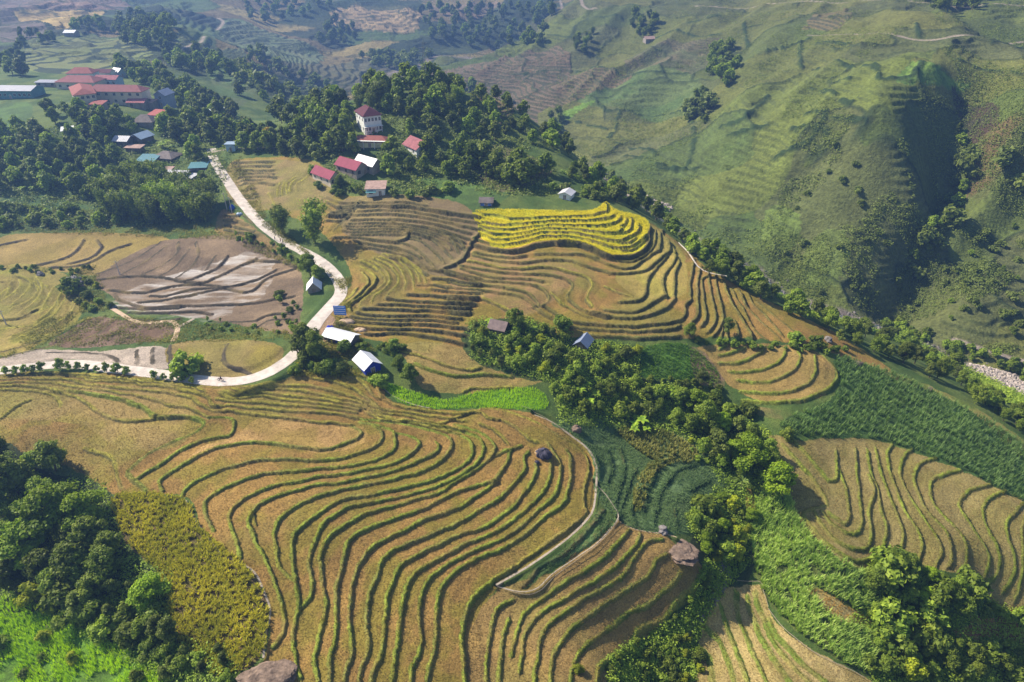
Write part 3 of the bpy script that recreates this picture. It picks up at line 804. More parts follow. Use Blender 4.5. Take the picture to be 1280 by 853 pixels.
# dark scrub lines and hedges across the mountain
HEDGES = [(s, 1.6, 2.4) for s in (
 "775,140 770,160 758,175", "700,150 740,158 765,165", "790,140 830,143 865,140", "770,178 800,185 820,192", "862,145 868,170 862,200 855,215",
 "900,160 930,150 945,135 960,122", "910,170 960,158", "1010,143 1060,150 1080,155", "990,160 1050,168", "1020,55 1060,57", "1000,85 1050,78 1090,82 1100,98 1115,98",
 "800,47 860,45 900,43", "1145,32 1150,48", "1115,98 1140,95 1155,75", "1200,75 1245,90 1275,95", "960,65 1010,50", "720,90 760,88 800,92 860,93",
 "745,22 790,25", "1000,55 1000,85", "860,30 900,20", "930,30 935,60", "820,205 870,212", "1240,55 1280,60",
 "640,95 700,90", "1015,110 1055,130 1065,128", "965,200 1010,178 1030,150", "1045,105 1060,100", "820,210 850,214", "780,197 810,198", "650,55 690,45 720,50", "745,127 760,140 790,138")]
for s, w, hgt in HEDGES:
    wl = smooth(to_world(P(s), hmac), 3.0)
    r = line_distance(wl, 4*w)
    if r is None: continue
    wi, wj, D, S, O, A = r
    x = VX[wi, wj]; y = VY[wi, wj]
    g = np.exp(-((D+(vnoise(x, y, 3, 1)-.5)*2.4)/w)**2)*(vnoise(x, y, 7, 12) > .22)
    DZ[wi, wj] += (hgt*.5*g).astype(np.float32)
    C[wi, wj] = mix3(C[wi, wj], c3(.03, .055, .018), np.clip(g*1.2, 0, .95)[..., None])
# stream bed
g = np.exp(-((np.abs(ROSV)+(fbm(VX, VY, 8, 3, 61)-.5)*9)/5.5)**4)[..., None]*(RR < 1000)[..., None]
C[:] = mix3(C, mix3(c3(.27, .22, .18), c3(.17, .14, .12), n2), np.clip(g, 0, 1))

# ------------------------------------------------------------------ roads and paths: level the ground beneath them
def bed(s, half, blend, hf=hmac, drop=0.0, step=2.0):
    wl = smooth(to_world(parse_line(s), hf), step)
    z = hmac(wl[:, 0], wl[:, 1]); k = max(3, int(14/step)); z = np.convolve(np.pad(z, k, 'edge'), np.ones(2*k+1)/(2*k+1), 'valid')
    s_ = np.concatenate([[0], np.cumsum(np.linalg.norm(np.diff(wl, axis=0), axis=1))])
    r = line_distance(wl, half+blend)
    wi, wj, D, S, O, A = r
    zz = np.interp(A, s_, z)+drop
    t = (1-sstep(half, half+blend, D))*(D < half+blend)
    cur = MAC[wi, wj]+DZ[wi, wj]
    DZ[wi, wj] = (cur*(1-t)+zz*t-MAC[wi, wj]).astype(np.float32)
    return wl, z+drop, wi, wj, D
ROAD_S = "-30,466 0,462 60,458 100,457 150,461 200,468 260,476 300,477 330,470 350,458 366,444 378,430 395,405 412,385 425,368 424,352 408,333 385,318 352,300 325,278 300,250 283,225 272,208 266,196 264,186"
ROAD = bed(ROAD_S, 3.6, 2.2)
TRACK = bed("m5 550,685 600,715 650,745 720,765 800,758 860,755 885,780 885,810 865,853", 1.0, 1.0)
TRACK2 = bed("m5 885,790 920,770 970,742", .9, .8)
LANE = bed("265,192 285,187 320,185 345,184", 1.2, 2)
PATHS = [bed("668,516 690,525 715,545 735,565 745,585 745,610 742,635 735,648 715,668 690,688 655,712 620,732", .55, .6),
 bed("744,602 757,618 768,636 773,648 762,662 745,680 720,697 690,718 672,738 650,742 620,730", .45, .5),
 bed("773,648 790,660 810,665 830,668 845,675", .4, .4),
 bed("232,625 240,645 255,665 275,690 298,702 318,715 330,740 338,765 332,795 330,825", .45, .5),
 bed("848,302 860,315 872,332 885,340 908,348", .5, .5),
 bed("476,480 485,490 500,500 520,508 537,512", .4, .5)]
FARTRACKS = [bed("700,0 728,5 745,10", 2, 6), bed("272,22 279,28 272,38", 2, 6), bed("220,62 240,55 255,45", 1.5, 5),
  bed("1010,45 1100,40 1180,48 1280,52", 1.2, 4), bed("870,8 960,3 1040,4 1160,5 1290,8", 1.5, 4), bed("1195,425 1240,440 1290,455", 1.5, 2)]
for wl, z, wi, wj, D in FARTRACKS:
    C[wi, wj] = mix3(C[wi, wj], c3(.34, .28, .22), (1-sstep(1.2, 2.4, D))[..., None])
VZ = (MAC+DZ).astype(np.float32)

# exact height of the finished ground anywhere
def ground(x, y):
    x = np.atleast_1d(np.asarray(x, float)); y = np.atleast_1d(np.asarray(y, float))
    r = np.clip(np.hypot(x, y), rs[0], rs[-1]-.01); a = np.arctan2(x, y)
    i = np.clip(np.searchsorted(rs, r)-1, 0, NR-2); fi = (r-rs[i])/(rs[i+1]-rs[i])
    fj = np.clip((a+TH)/(2*TH)*(NC-1), 0, NC-1.001); j = fj.astype(int); fj = fj-j
    return (VZ[i, j]*(1-fj)+VZ[i, j+1]*fj)*(1-fi)+(VZ[i+1, j]*(1-fj)+VZ[i+1, j+1]*fj)*fi
def at(u, v):
    w = march(u, v, hmac); w[:, 2] = ground(w[:, 0], w[:, 1]); return w
# ------------------------------------------------------------------ materials
MATS = {}
def nodes(name):
    m = bpy.data.materials.new(name); m.use_nodes = True
    nt = m.node_tree; b = nt.nodes['Principled BSDF']; MATS[name] = m
    return m, nt, b
def N(nt, t, **k):
    n = nt.nodes.new(t)
    for a, v in k.items(): setattr(n, a, v)
    return n
def noise(nt, scale, detail=4, rough=.6):
    n = N(nt, 'ShaderNodeTexNoise'); n.inputs['Scale'].default_value = scale; n.inputs['Detail'].default_value = detail
    n.inputs['Roughness'].default_value = rough
    g = nt.nodes.get('geo') or N(nt, 'ShaderNodeNewGeometry'); g.name = 'geo'
    nt.links.new(g.outputs['Position'], n.inputs['Vector']); return n
def ramp(nt, src, a, b, lo, hi):
    r = N(nt, 'ShaderNodeMapRange'); r.inputs[1].default_value = a; r.inputs[2].default_value = b
    r.inputs[3].default_value = lo; r.inputs[4].default_value = hi
    nt.links.new(src, r.inputs[0]); return r.outputs[0]
def mul(nt, col, fac):
    m = N(nt, 'ShaderNodeVectorMath', operation='SCALE'); nt.links.new(col, m.inputs[0]); nt.links.new(fac, m.inputs['Scale']); return m.outputs[0]

def ground_mat(name, s1, s2, bump, amp=(.62, 1.38), wet=False):
    m, nt, b = nodes(name)
    at_ = N(nt, 'ShaderNodeAttribute', attribute_name='Col')
    a = noise(nt, s1, 5, .7); c = noise(nt, s2, 3, .6)
    f1 = ramp(nt, a.outputs[0], .3, .7, *amp); f2 = ramp(nt, c.outputs[0], .3, .7, .85, 1.15)
    mm = N(nt, 'ShaderNodeMath', operation='MULTIPLY'); nt.links.new(f1, mm.inputs[0]); nt.links.new(f2, mm.inputs[1])
    col = mul(nt, at_.outputs['Color'], mm.outputs[0])
    nt.links.new(col, b.inputs['Base Color'])
    b.inputs['Roughness'].default_value = .92; b.inputs['Specular IOR Level'].default_value = .2
    if wet:
        w = N(nt, 'ShaderNodeAttribute', attribute_name='Wet')
        pn = noise(nt, .16, 5, .6); mp_ = N(nt, 'ShaderNodeMapping'); mp_.inputs['Scale'].default_value = (.45, 1.6, 1); mp_.inputs['Rotation'].default_value = (0, 0, -.3); nt.links.new(nt.nodes['geo'].outputs['Position'], mp_.inputs[0]); nt.links.new(mp_.outputs[0], pn.inputs['Vector'])
        t = ramp(nt, pn.outputs[0], .40, .66, 0, 1)
        k = N(nt, 'ShaderNodeMath', operation='MULTIPLY'); nt.links.new(t, k.inputs[0]); nt.links.new(w.outputs['Fac'], k.inputs[1])
        mud_sheen = N(nt, 'ShaderNodeMix', data_type='RGBA'); nt.links.new(k.outputs[0], mud_sheen.inputs[0]); nt.links.new(col, mud_sheen.inputs[6]); mud_sheen.inputs[7].default_value = (.44, .38, .33, 1)  # pale wet mud, whitened so the sky's reflection is painted into its colour
        nt.links.new(mud_sheen.outputs[2], b.inputs['Base Color'])
        nt.links.new(ramp(nt, k.outputs[0], 0, 1, .92, .22), b.inputs['Roughness'])
        nt.links.new(ramp(nt, k.outputs[0], 0, 1, .2, 1.0), b.inputs['Specular IOR Level'])
    bp = N(nt, 'ShaderNodeBump'); bp.inputs['Strength'].default_value = bump[0]; bp.inputs['Distance'].default_value = bump[1]
    nt.links.new(a.outputs[0], bp.inputs['Height']); nt.links.new(bp.outputs[0], b.inputs['Normal'])
    return m
ground_mat('ground_mat', 2.6, .22, (1.0, .34), (.45, 1.5), wet=True)
ground_mat('mountain_mat', .55, .08, (.9, 1.6), (.55, 1.4))
ground_mat('hills_mat', .25, .04, (.9, 3.0), (.6, 1.35))
def plain(name, col, rough=.8, spec=.3, var=.25, scale=.8, metal=0, bump=0):
    m, nt, b = nodes(name)
    a = noise(nt, scale, 5, .65); rgb = N(nt, 'ShaderNodeRGB'); rgb.outputs[0].default_value = (*col, 1)
    nt.links.new(mul(nt, rgb.outputs[0], ramp(nt, a.outputs[0], .3, .7, 1-var, 1+var)), b.inputs['Base Color'])
    b.inputs['Roughness'].default_value = rough; b.inputs['Specular IOR Level'].default_value = spec; b.inputs['Metallic'].default_value = metal
    if bump:
        bp = N(nt, 'ShaderNodeBump'); bp.inputs['Distance'].default_value = bump; bp.inputs['Strength'].default_value = .8
        nt.links.new(a.outputs[0], bp.inputs['Height']); nt.links.new(bp.outputs[0], b.inputs['Normal'])
    return m
def leaf(name, ca, cb, var=.35, trans=.35):
    """foliage: each leaf its own shade between two greens, each plant a little different"""
    m, nt, b = nodes(name)
    at_ = N(nt, 'ShaderNodeAttribute', attribute_name='leaf'); oi = N(nt, 'ShaderNodeObjectInfo')
    mx = N(nt, 'ShaderNodeMix', data_type='RGBA'); mx.inputs[6].default_value = (*ca, 1); mx.inputs[7].default_value = (*cb, 1)
    nt.links.new(at_.outputs['Fac'], mx.inputs[0])
    f = ramp(nt, oi.outputs['Random'], 0, 1, 1-var, 1+var)
    col = mul(nt, mx.outputs[2], f)
    b.inputs['Roughness'].default_value = .6; b.inputs['Specular IOR Level'].default_value = .25
    nt.links.new(col, b.inputs['Base Color'])
    tr = N(nt, 'ShaderNodeBsdfTranslucent'); ad = N(nt, 'ShaderNodeMixShader'); ad.inputs[0].default_value = trans
    c2 = N(nt, 'ShaderNodeVectorMath', operation='MULTIPLY'); c2.inputs[1].default_value = (1.2, 1.25, .5); nt.links.new(col, c2.inputs[0])
    nt.links.new(c2.outputs[0], tr.inputs[0])
    out = nt.nodes['Material Output']
    nt.links.new(b.outputs[0], ad.inputs[1]); nt.links.new(tr.outputs[0], ad.inputs[2]); nt.links.new(ad.outputs[0], out.inputs[0])
    return m

# ------------------------------------------------------------------ building the land as meshes
def grid_mesh(name, V, Fq, mat, attrs=None, kind='structure', smooth_=True):
    me = bpy.data.meshes.new(name)
    me.vertices.add(len(V)); me.vertices.foreach_set('co', V.astype(np.float32).ravel())
    me.loops.add(Fq.size); me.loops.foreach_set('vertex_index', Fq.astype(np.int32).ravel())
    me.polygons.add(len(Fq)); k = Fq.shape[1]
    me.polygons.foreach_set('loop_start', np.arange(0, Fq.size, k, dtype=np.int32))
    me.polygons.foreach_set('loop_total', np.full(len(Fq), k, np.int32))
    me.update(calc_edges=True)
    if smooth_: me.polygons.foreach_set('use_smooth', np.ones(len(Fq), bool))
    for an, (ty, dat) in (attrs or {}).items():
        a = me.attributes.new(an, ty, 'POINT' if len(dat) == len(V) else 'FACE')
        if ty == 'FLOAT_COLOR':
            c = np.ones((len(dat), 4), np.float32); c[:, :3] = dat; a.data.foreach_set('color', c.ravel())
        else: a.data.foreach_set('value', np.asarray(dat, np.float32))
    me.materials.append(MATS[mat] if isinstance(mat, str) else mat)
    o = bpy.data.objects.new(name, me); COL.objects.link(o)
    if kind: o['kind'] = kind
    return o
def land():
    # wetness: the flooded paddies on the left
    wet = np.zeros(VX.shape, np.float32)
    q = smooth(to_world(P("140,385 150,368 210,345 260,330 320,318 345,330 330,370 300,385 270,398 200,392"), hmac), 3, True)
    wi, wj = window(*[f(q[:, k]) for k in (0, 1) for f in (np.min, np.max)])
    wet[wi, wj] = inside(q, VX[wi, wj]+(vnoise(VX[wi, wj], VY[wi, wj], 5, 1)-.5)*5, VY[wi, wj]+(vnoise(VX[wi, wj], VY[wi, wj], 5, 2)-.5)*6)*(1-sstep(.1, .4, BM[wi, wj]))*(.35+.65*(np.sin(VY[wi, wj]*.55+VX[wi, wj]*.12) > -.3))
    idx = np.arange(NR*NC).reshape(NR, NC)
    Fq = np.stack([idx[:-1, :-1], idx[:-1, 1:], idx[1:, 1:], idx[1:, :-1]], -1)
    fx = VX[:-1, :-1]; fy = VY[:-1, :-1]; fr = ROSV[:-1, :-1]
    mount_ = fr > 0; hills = (~mount_) & (fy+.25*fx > 455)
    V = np.stack([VX, VY, VZ], -1).reshape(-1, 3); Cc = np.clip(C, 0, .9).reshape(-1, 3); W = wet.ravel()
    for nm, sel, mt in (('terraced_ground', ~mount_ & ~hills, 'ground_mat'), ('mountain_slope', mount_, 'mountain_mat'), ('far_hills', hills, 'hills_mat')):
        f = Fq[sel].reshape(-1, 4); used = np.unique(f); mp = np.zeros(NR*NC, np.int32); mp[used] = np.arange(len(used))
        grid_mesh(nm, V[used], mp[f][:, ::-1], mt, dict(Col=('FLOAT_COLOR', Cc[used]), Wet=('FLOAT', W[used])))
land()
# ------------------------------------------------------------------ where the buildings stand
def scale_at(w): return (w[1]*CP-w[2]*SP)/F          # metres per picture point at a place
# name, label, category, u, v (front foot), width px, depth m, wall m, turn deg, roof, ridge m, roof colour, wall colour, storeys, windows per storey, group
HOUSES = [
 ('school_building', 'cream school wing with a long dark red roof facing the viewer', 'school building', 146, 131, 70, 9, 7.0, -3, 'hip', 2.4, 'roof_red', 'wall_cream', 2, 7),
 ('school_building', 'school wing seen end on, brick red roof running away to the left', 'school building', 92, 137, 30, 24, 7.0, 33, 'hip', 2.2, 'roof_brick', 'wall_cream', 2, 4),
 ('school_building', 'middle school block whose broad mauve red roof lies behind the other wings', 'school building', 96, 113, 50, 12, 4.6, -4, 'hip', 2.6, 'roof_red', 'wall_cream', 1, 5),
 ('school_building', 'low pinkish roofed annex to the right of the broad mauve roof', 'school building', 134, 111, 28, 8, 4.0, -4, 'gable', 1.6, 'roof_pink', 'wall_blue', 1, 4),
 ('school_building', 'highest school house with hipped red roof and a row of dark windows', 'school building', 101, 101, 31, 9, 4.6, 2, 'hip', 2.6, 'roof_brick', 'wall_white', 1, 4),
 ('annex', 'purple red roofed annex beside the highest school house', 'building', 129, 98, 20, 7, 3.5, -3, 'gable', 1.6, 'roof_dark', 'wall_white', 1, 2),
 ('house', 'small pale blue gabled house behind the school', 'house', 146, 97, 12, 7, 3.8, 60, 'gable', 1.8, 'metal_pale', 'wall_blue', 1, 1),
 ('pavilion', 'small bright red roofed pavilion in front of the school', 'pavilion', 122, 138, 15, 5, 3.0, -3, 'shed', .8, 'roof_brick', 'wall_grey', 1, 1),
 ('house', 'low house with red and tan roof at the right end of the school', 'house', 171, 136, 22, 7, 3.2, -5, 'gable', 1.4, 'roof_pink', 'wall_grey', 1, 2),
 ('shed', 'low tan roofed shed between the school and the blue tower house', 'shed', 186, 137, 14, 5, 2.6, -8, 'shed', .6, 'roof_tan', 'wall_grey', 1, 1),
 ('house', 'tall narrow slate blue house with a gable', 'house', 205, 138, 15, 8, 6.4, -12, 'gable', 2.2, 'metal_slate', 'wall_slate', 2, 1),
 ('shed', 'shed with a slanting vermilion roof below the blue tower house', 'shed', 198, 152, 26, 7, 2.6, -14, 'shed', 1.2, 'roof_vermilion', 'wall_dark', 1, 1),
 ('house', 'dark grey hip roofed cottage below the vermilion roof', 'house', 179, 159, 25, 8, 2.8, 0, 'hip', 2.6, 'roof_thatch', 'wall_grey', 1, 2),
 ('hall', 'long low hall with pale roof and teal wall at the left edge', 'hall', 14, 124, 56, 12, 4.5, -2, 'gable', 1.6, 'metal_grey', 'wall_teal', 1, 9),
 ('shed', 'long narrow grey roofed shed left of the mauve school roof', 'shed', 58, 109, 26, 5, 2.6, -4, 'shed', .5, 'metal_grey', 'wall_grey', 1, 3),
 ('hut', 'white roofed hut alone among the far terraces', 'hut', 87, 46, 13, 9, 3.5, 0, 'gable', 1.6, 'metal_white', 'wall_grey', 1, 1),
 ('hut', 'small white roof half hidden on the slope under the school', 'hut', 82, 171, 12, 5, 2.4, 25, 'shed', .8, 'metal_white', 'wall_grey', 1, 1),
 ('house', 'house with a patched grey and pink roof left of the pale blue one', 'house', 152, 184, 18, 7, 2.8, -6, 'gable', 1.5, 'metal_grey', 'wall_dark', 1, 2),
 ('house', 'house under a pale blue metal roof', 'house', 173, 181, 18, 8, 2.8, -20, 'gable', 1.8, 'metal_blue', 'wall_dark', 1, 2),
 ('shed', 'low shed with a pinkish flat roof in front of the pale blue one', 'shed', 167, 191, 19, 4, 2.2, -4, 'shed', .4, 'roof_tan', 'wall_dark', 1, 1),
 ('house', 'house under a bright teal roof among the village trees', 'house', 183, 209, 22, 7, 2.6, -4, 'shed', 1.2, 'metal_teal', 'wall_grey', 1, 2),
 ('house', 'house with a broad brown grey hipped roof beside the teal one', 'house', 204, 204, 28, 9, 2.6, -12, 'hip', 2.0, 'roof_thatch', 'wall_dark', 1, 2),
 ('shed', 'turquoise roofed shed beside the village road', 'shed', 246, 215, 20, 6, 2.4, 8, 'shed', .7, 'metal_teal', 'wall_dark', 1, 1),
 ('shed', 'tiny shed with an orange awning below the brown grey hipped roof', 'shed', 208, 217, 14, 3, 2.0, 0, 'shed', .3, 'roof_tan', 'wall_dark', 1, 1),
 ('house', 'wide lilac grey roof nearest to the flooded fields', 'house', 221, 228, 26, 8, 2.4, -8, 'gable', 1.6, 'metal_grey', 'wall_dark', 1, 2),
 ('shed', 'small pale roofed shed right of the lilac grey roof', 'shed', 236, 228, 12, 5, 2.0, -15, 'shed', .5, 'metal_pale', 'wall_dark', 1, 1),
 ('hut', 'white roofed hut in the trees above the village road', 'hut', 269, 144, 17, 5, 2.6, -4, 'shed', .6, 'metal_white', 'wall_dark', 1, 1),
 ('gatehouse', 'small light blue gatehouse with open posts where the road enters the trees', 'gatehouse', 289, 190, 11, 4, 3.6, 0, 'flat', .3, 'metal_blue', 'wall_blue', 1, 1),
 ('villa', 'two storey white villa with a dark red hipped roof on the knoll', 'villa', 459, 170, 28, 12, 8.0, 28, 'hip', 2.8, 'roof_dark', 'wall_white', 2, 5),
 ('villa', 'long single storey cream house with a red roof below the white villa', 'house', 463, 186, 44, 7, 2.8, -5, 'hip', 1.7, 'roof_red2', 'wall_cream2', 1, 0),
 ('house', 'house with a wide pink red roof and bright white gable', 'house', 521, 198, 30, 11, 3.4, 38, 'gable', 2.8, 'roof_pink', 'wall_white', 1, 2),
 ('house', 'house with a bright cream end wall under a magenta roof', 'house', 405, 236, 20, 13, 3.4, 48, 'gable', 2.2, 'roof_magenta', 'wall_cream', 1, 2),
 ('house', 'house with a curved magenta roof between two other roofs', 'house', 437, 226, 24, 13, 3.6, 52, 'gable', 2.4, 'roof_magenta', 'wall_grey', 1, 2),
 ('house', 'house under a pale grey corrugated gable roof beside the magenta ones', 'house', 459, 220, 20, 11, 3.6, 52, 'gable', 2.2, 'metal_pale', 'wall_grey', 1, 1),
 ('house', 'small white house with a teal porch roof at the top of the grey terraces', 'house', 469, 246, 23, 7, 3.2, 4, 'shed', .8, 'roof_tan', 'wall_white', 1, 2),
 ('hut', 'stilt hut with thatched roof and blue wall at the left end of the yellow rice', 'hut', 608, 258, 15, 4, 1.8, -3, 'gable', 1.2, 'roof_thatch', 'wall_bluetarp', 1, 0),
 ('hut', 'white walled hut with a pale roof above the yellow rice', 'hut', 709, 251, 15, 5, 2.2, -24, 'gable', 1.0, 'metal_pale', 'wall_white', 1, 0),
 ('stall', 'small white roofed stall inside the road bend', 'stall', 391, 367, 15, 4.4, 1.7, 12, 'gable', 2.2, 'metal_white', 'wall_grey', 1, 0),
 ('house', 'long white roofed roadside house with a blue tarpaulin on its front', 'house', 424, 436, 40, 4.6, 2.2, -24, 'gable', 1.1, 'metal_white', 'wall_dark', 1, 2),
 ('shed', 'blue walled shed with a white gable roof above the big terraces', 'shed', 457, 471, 27, 6.5, 2.6, 38, 'gable', 1.7, 'metal_white', 'wall_blueshed', 1, 0),
 ('hut', 'brown roofed hut at the left end of the grove', 'hut', 624, 420, 20, 5, 1.8, -22, 'gable', 1.6, 'roof_brown', 'wall_dark', 1, 0),
 ('hut', 'hut with a slate blue roof deep in the grove', 'hut', 730, 441, 18, 5, 1.8, -26, 'gable', 1.6, 'metal_slate', 'wall_dark', 1, 0),
 ('hut', 'tiny hut with a pinkish roof high on the mountain', 'hut', 812, 53, 12, 8, 3, 12, 'gable', 1.8, 'roof_tan', 'wall_grey', 1, 0),
]
SITES = []
for h_ in HOUSES:
    w_ = at(h_[3], h_[4])[0]; sc = scale_at(w_); wid = h_[5]*sc
    rot = math.radians(h_[8]); dep = h_[6]
    if abs(h_[8]) > 25: wid = max(wid*.8, 4.0)
    # centre of the plan lies behind its front foot
    off = (dep*abs(math.cos(rot))+wid*abs(math.sin(rot)))*.5
    c = np.array([w_[0], w_[1]+off]); SITES.append((c, wid, dep, rot))
def blocked(x, y, m=1.5):
    for (c, wid, dep, rot), h_ in zip(SITES, HOUSES):
        dx, dy = x-c[0], y-c[1]; r = math.hypot(wid, dep)*.5
        if abs(dx) > r+12 or abs(dy) > r+16: continue
        lx = dx*math.cos(rot)+dy*math.sin(rot); ly = -dx*math.sin(rot)+dy*math.cos(rot)
        if abs(lx) < wid/2+m+1.2 and abs(ly) < dep/2+m+1.2: return True
        if abs(dx) < wid*.42 and -dep/2-9 < dy < 0: return True
    d = np.min(np.hypot(ROAD[0][:, 0]-x, ROAD[0][:, 1]-y)); return d < 4.2
# level pads under the buildings
for (c, wid, dep, rot), h_ in zip(SITES, HOUSES):
    R_ = math.hypot(wid, dep)/2+4; wi, wj = window(c[0]-R_, c[0]+R_, c[1]-R_, c[1]+R_)
    x = VX[wi, wj]-c[0]; y = VY[wi, wj]-c[1]; lx = np.abs(x*math.cos(rot)+y*math.sin(rot)); ly = np.abs(-x*math.sin(rot)+y*math.cos(rot))
    t = (1-sstep(0, 3, np.maximum(lx-wid/2, ly-dep/2)-.3)); zf = float(ground(c[0]+dep*.5*math.sin(rot), c[1]-dep*.5*math.cos(rot))[0])
    VZ[wi, wj] = VZ[wi, wj]*(1-t)+zf*t
# ------------------------------------------------------------------ plants
leaf('leaf_dark', (.068, .112, .014), (.25, .30, .03)); leaf('leaf_mid', (0.094, 0.169, 0.019), (0.338, 0.425, 0.044))
leaf('leaf_light', (0.124, 0.224, 0.010), (0.352, 0.464, 0.021)); leaf('leaf_olive', (0.090, 0.126, 0.022), (0.240, 0.282, 0.048))
leaf('leaf_lime', (0.189, 0.262, 0.012), (0.452, 0.466, 0.023)); leaf('leaf_yellow', (0.603, 0.393, 0.023), (0.800, 0.612, 0.039))
leaf('leaf_corn', (.065, .125, .035), (.22, .32, .09)); leaf('leaf_maize', (0.168, 0.288, 0.048), (0.552, 0.672, 0.168))
leaf('leaf_grass', (.24, .42, .008), (.52, .70, .015), trans=.45); leaf('leaf_bund', (0.113, 0.131, 0.011), (0.358, 0.320, 0.023), var=.1)
leaf('leaf_bean', (.24, .26, .025), (.76, .66, .07)); leaf('leaf_veg', (.17, .30, .11), (.36, .50, .19)); leaf('leaf_bed', (0.094, 0.248, 0.016), (0.246, 0.408, 0.023))
leaf('leaf_scrub', (.13, .175, .035), (.25, .30, .055), var=.1); leaf('leaf_dry', (0.377, 0.218, 0.047), (0.792, 0.480, 0.101)); leaf('leaf_rice', (.80, .68, .03), (.85, .78, .05), var=.05, trans=.3)
leaf('leaf_banana', (0.113, 0.233, 0.016), (0.377, 0.495, 0.039))
plain('bark', (.13, .10, .07), .9, .2); plain('bark_pale', (.30, .26, .2), .9, .2); plain('culm', (.14, .17, .05), .7, .3)

class MB:
    """collects boxes, tubes and faces; builds one mesh object"""
    def __init__(s): s.v = []; s.f = []; s.m = []
    def face(s, pts, m=0):
        k = len(s.v); s.v += [tuple(p) for p in pts]; s.f.append(tuple(range(k, k+len(pts)))); s.m.append(m)
    def box(s, x0, x1, y0, y1, z0, z1, m=0, fr=None):
        k = len(s.v); p = [(x, y, z) for z in (z0, z1) for y in (y0, y1) for x in (x0, x1)]
        if fr: p = [fr(q) for q in p]
        s.v += p; s.f += [tuple(k+i for i in q) for q in ((0, 2, 3, 1), (4, 5, 7, 6), (0, 1, 5, 4), (2, 6, 7, 3), (0, 4, 6, 2), (1, 3, 7, 5))]; s.m += [m]*6
    def tube(s, pts, rad, n=6, m=0):
        pts = [Vector(p) for p in pts]; k = len(s.v)
        for i, p in enumerate(pts):
            d = (pts[min(i+1, len(pts)-1)]-pts[max(i-1, 0)]).normalized()
            a = d.orthogonal().normalized(); b = d.cross(a)
            for j in range(n):
                t = 2*math.pi*j/n; s.v.append(tuple(p+(a*math.cos(t)+b*math.sin(t))*rad[i]))
        for i in range(len(pts)-1):
            for j in range(n): s.f.append((k+i*n+j, k+i*n+(j+1) % n, k+(i+1)*n+(j+1) % n, k+(i+1)*n+j)); s.m.append(m)
        s.f.append(tuple(k+j for j in range(n))[::-1]); s.f.append(tuple(k+(len(pts)-1)*n+j for j in range(n))); s.m += [m, m]
    def mesh(s, name, mats, smooth_=False):
        me = bpy.data.meshes.new(name); me.from_pydata(s.v, [], s.f)
        for q in (mats if isinstance(mats, (list, tuple)) else [mats]): me.materials.append(MATS[q])
        me.polygons.foreach_set('material_index', s.m)
        if smooth_: me.polygons.foreach_set('use_smooth', [True]*len(s.f))
        me.update(); return me
    def build(s, name, mats, parent=None, smooth_=False):
        o = bpy.data.objects.new(name, s.mesh(name, mats, smooth_)); COL.objects.link(o); o.parent = parent; return o

def tag(o, label=None, cat=None, group=None, kind=None):
    if label: o['label'] = label
    if cat: o['category'] = cat
    if group: o['group'] = group
    if kind: o['kind'] = kind
    return o

def leaf_arrays(Cn, nrm, size, rng, asp=.62):
    n = len(Cn)
    nrm = nrm/(np.linalg.norm(nrm, axis=1)[:, None]+1e-9)
    a = np.cross(nrm, rng.normal(size=(n, 3))); a /= np.linalg.norm(a, axis=1)[:, None]+1e-9
    b = np.cross(nrm, a)
    s = size[:, None]
    V = np.stack([Cn-a*s, Cn-b*s*asp+nrm*s*.12, Cn+a*s, Cn+b*s*asp+nrm*s*.12], 1).reshape(-1, 3)
    return V, np.arange(4*n).reshape(n, 4)
def leaf_mesh(name, V, Fq, mat, shade, extra=None):
    me = bpy.data.meshes.new(name)
    me.vertices.add(len(V)); me.vertices.foreach_set('co', V.astype(np.float32).ravel())
    me.loops.add(Fq.size); me.loops.foreach_set('vertex_index', Fq.astype(np.int32).ravel())
    me.polygons.add(len(Fq)); me.polygons.foreach_set('loop_start', np.arange(0, Fq.size, 4, dtype=np.int32)); me.polygons.foreach_set('loop_total', np.full(len(Fq), 4, np.int32))
    me.update(calc_edges=True)
    a = me.attributes.new('leaf', 'FLOAT', 'FACE'); a.data.foreach_set('value', np.asarray(shade, np.float32))
    me.materials.append(MATS[mat]); return me

def crown(name, mat, R, H, z0, nl, nleaf, size, seed, flat=.75, lobe=.37, gap=.0):
    rng = np.random.default_rng(seed)
    th_ = rng.uniform(0, 2*math.pi, nl)+np.arange(nl)*2.4; zz = np.linspace(0.08, 1, nl)**.9; rng.shuffle(th_)
    prof = np.sin(np.clip(zz, 0, 1)*math.pi*.86+.35)**.7
    rr = R*(.68*prof)*rng.uniform(.35, 1.25, nl)
    cen = np.stack([rr*np.cos(th_), rr*np.sin(th_), z0+zz*H*.86], 1)
    lr = R*lobe*rng.uniform(.55, 1.3, nl)*(1-.25*zz)
    k = rng.choice(nl, nleaf, p=lr**2/np.sum(lr**2))
    d = rng.normal(size=(nleaf, 3)); d[:, 2] += .45; d /= np.linalg.norm(d, axis=1)[:, None]
    rad = lr[k]*rng.uniform(.55, 1.08, nleaf)**.7
    p = cen[k]+d*rad[:, None]*np.array([1, 1, flat])
    st_ = rng.uniform(0, 1, nleaf) < .14; p[st_] += d[st_]*(lr[k][st_]*rng.uniform(.1, .42, st_.sum()))[:, None]
    p += rng.normal(size=p.shape)*size*.35
    nr = d*.9+rng.normal(size=d.shape)*.55+np.array([0, 0, .35])
    V, Fq = leaf_arrays(p, nr, size*rng.uniform(.6, 1.35, nleaf), rng)
    tone = rng.uniform(0, 1, nl)
    sh = np.clip(.45*tone[k]+.55*rng.uniform(0, 1, nleaf), 0, 1)
    return leaf_mesh(name, V, Fq, mat, sh), cen, lr
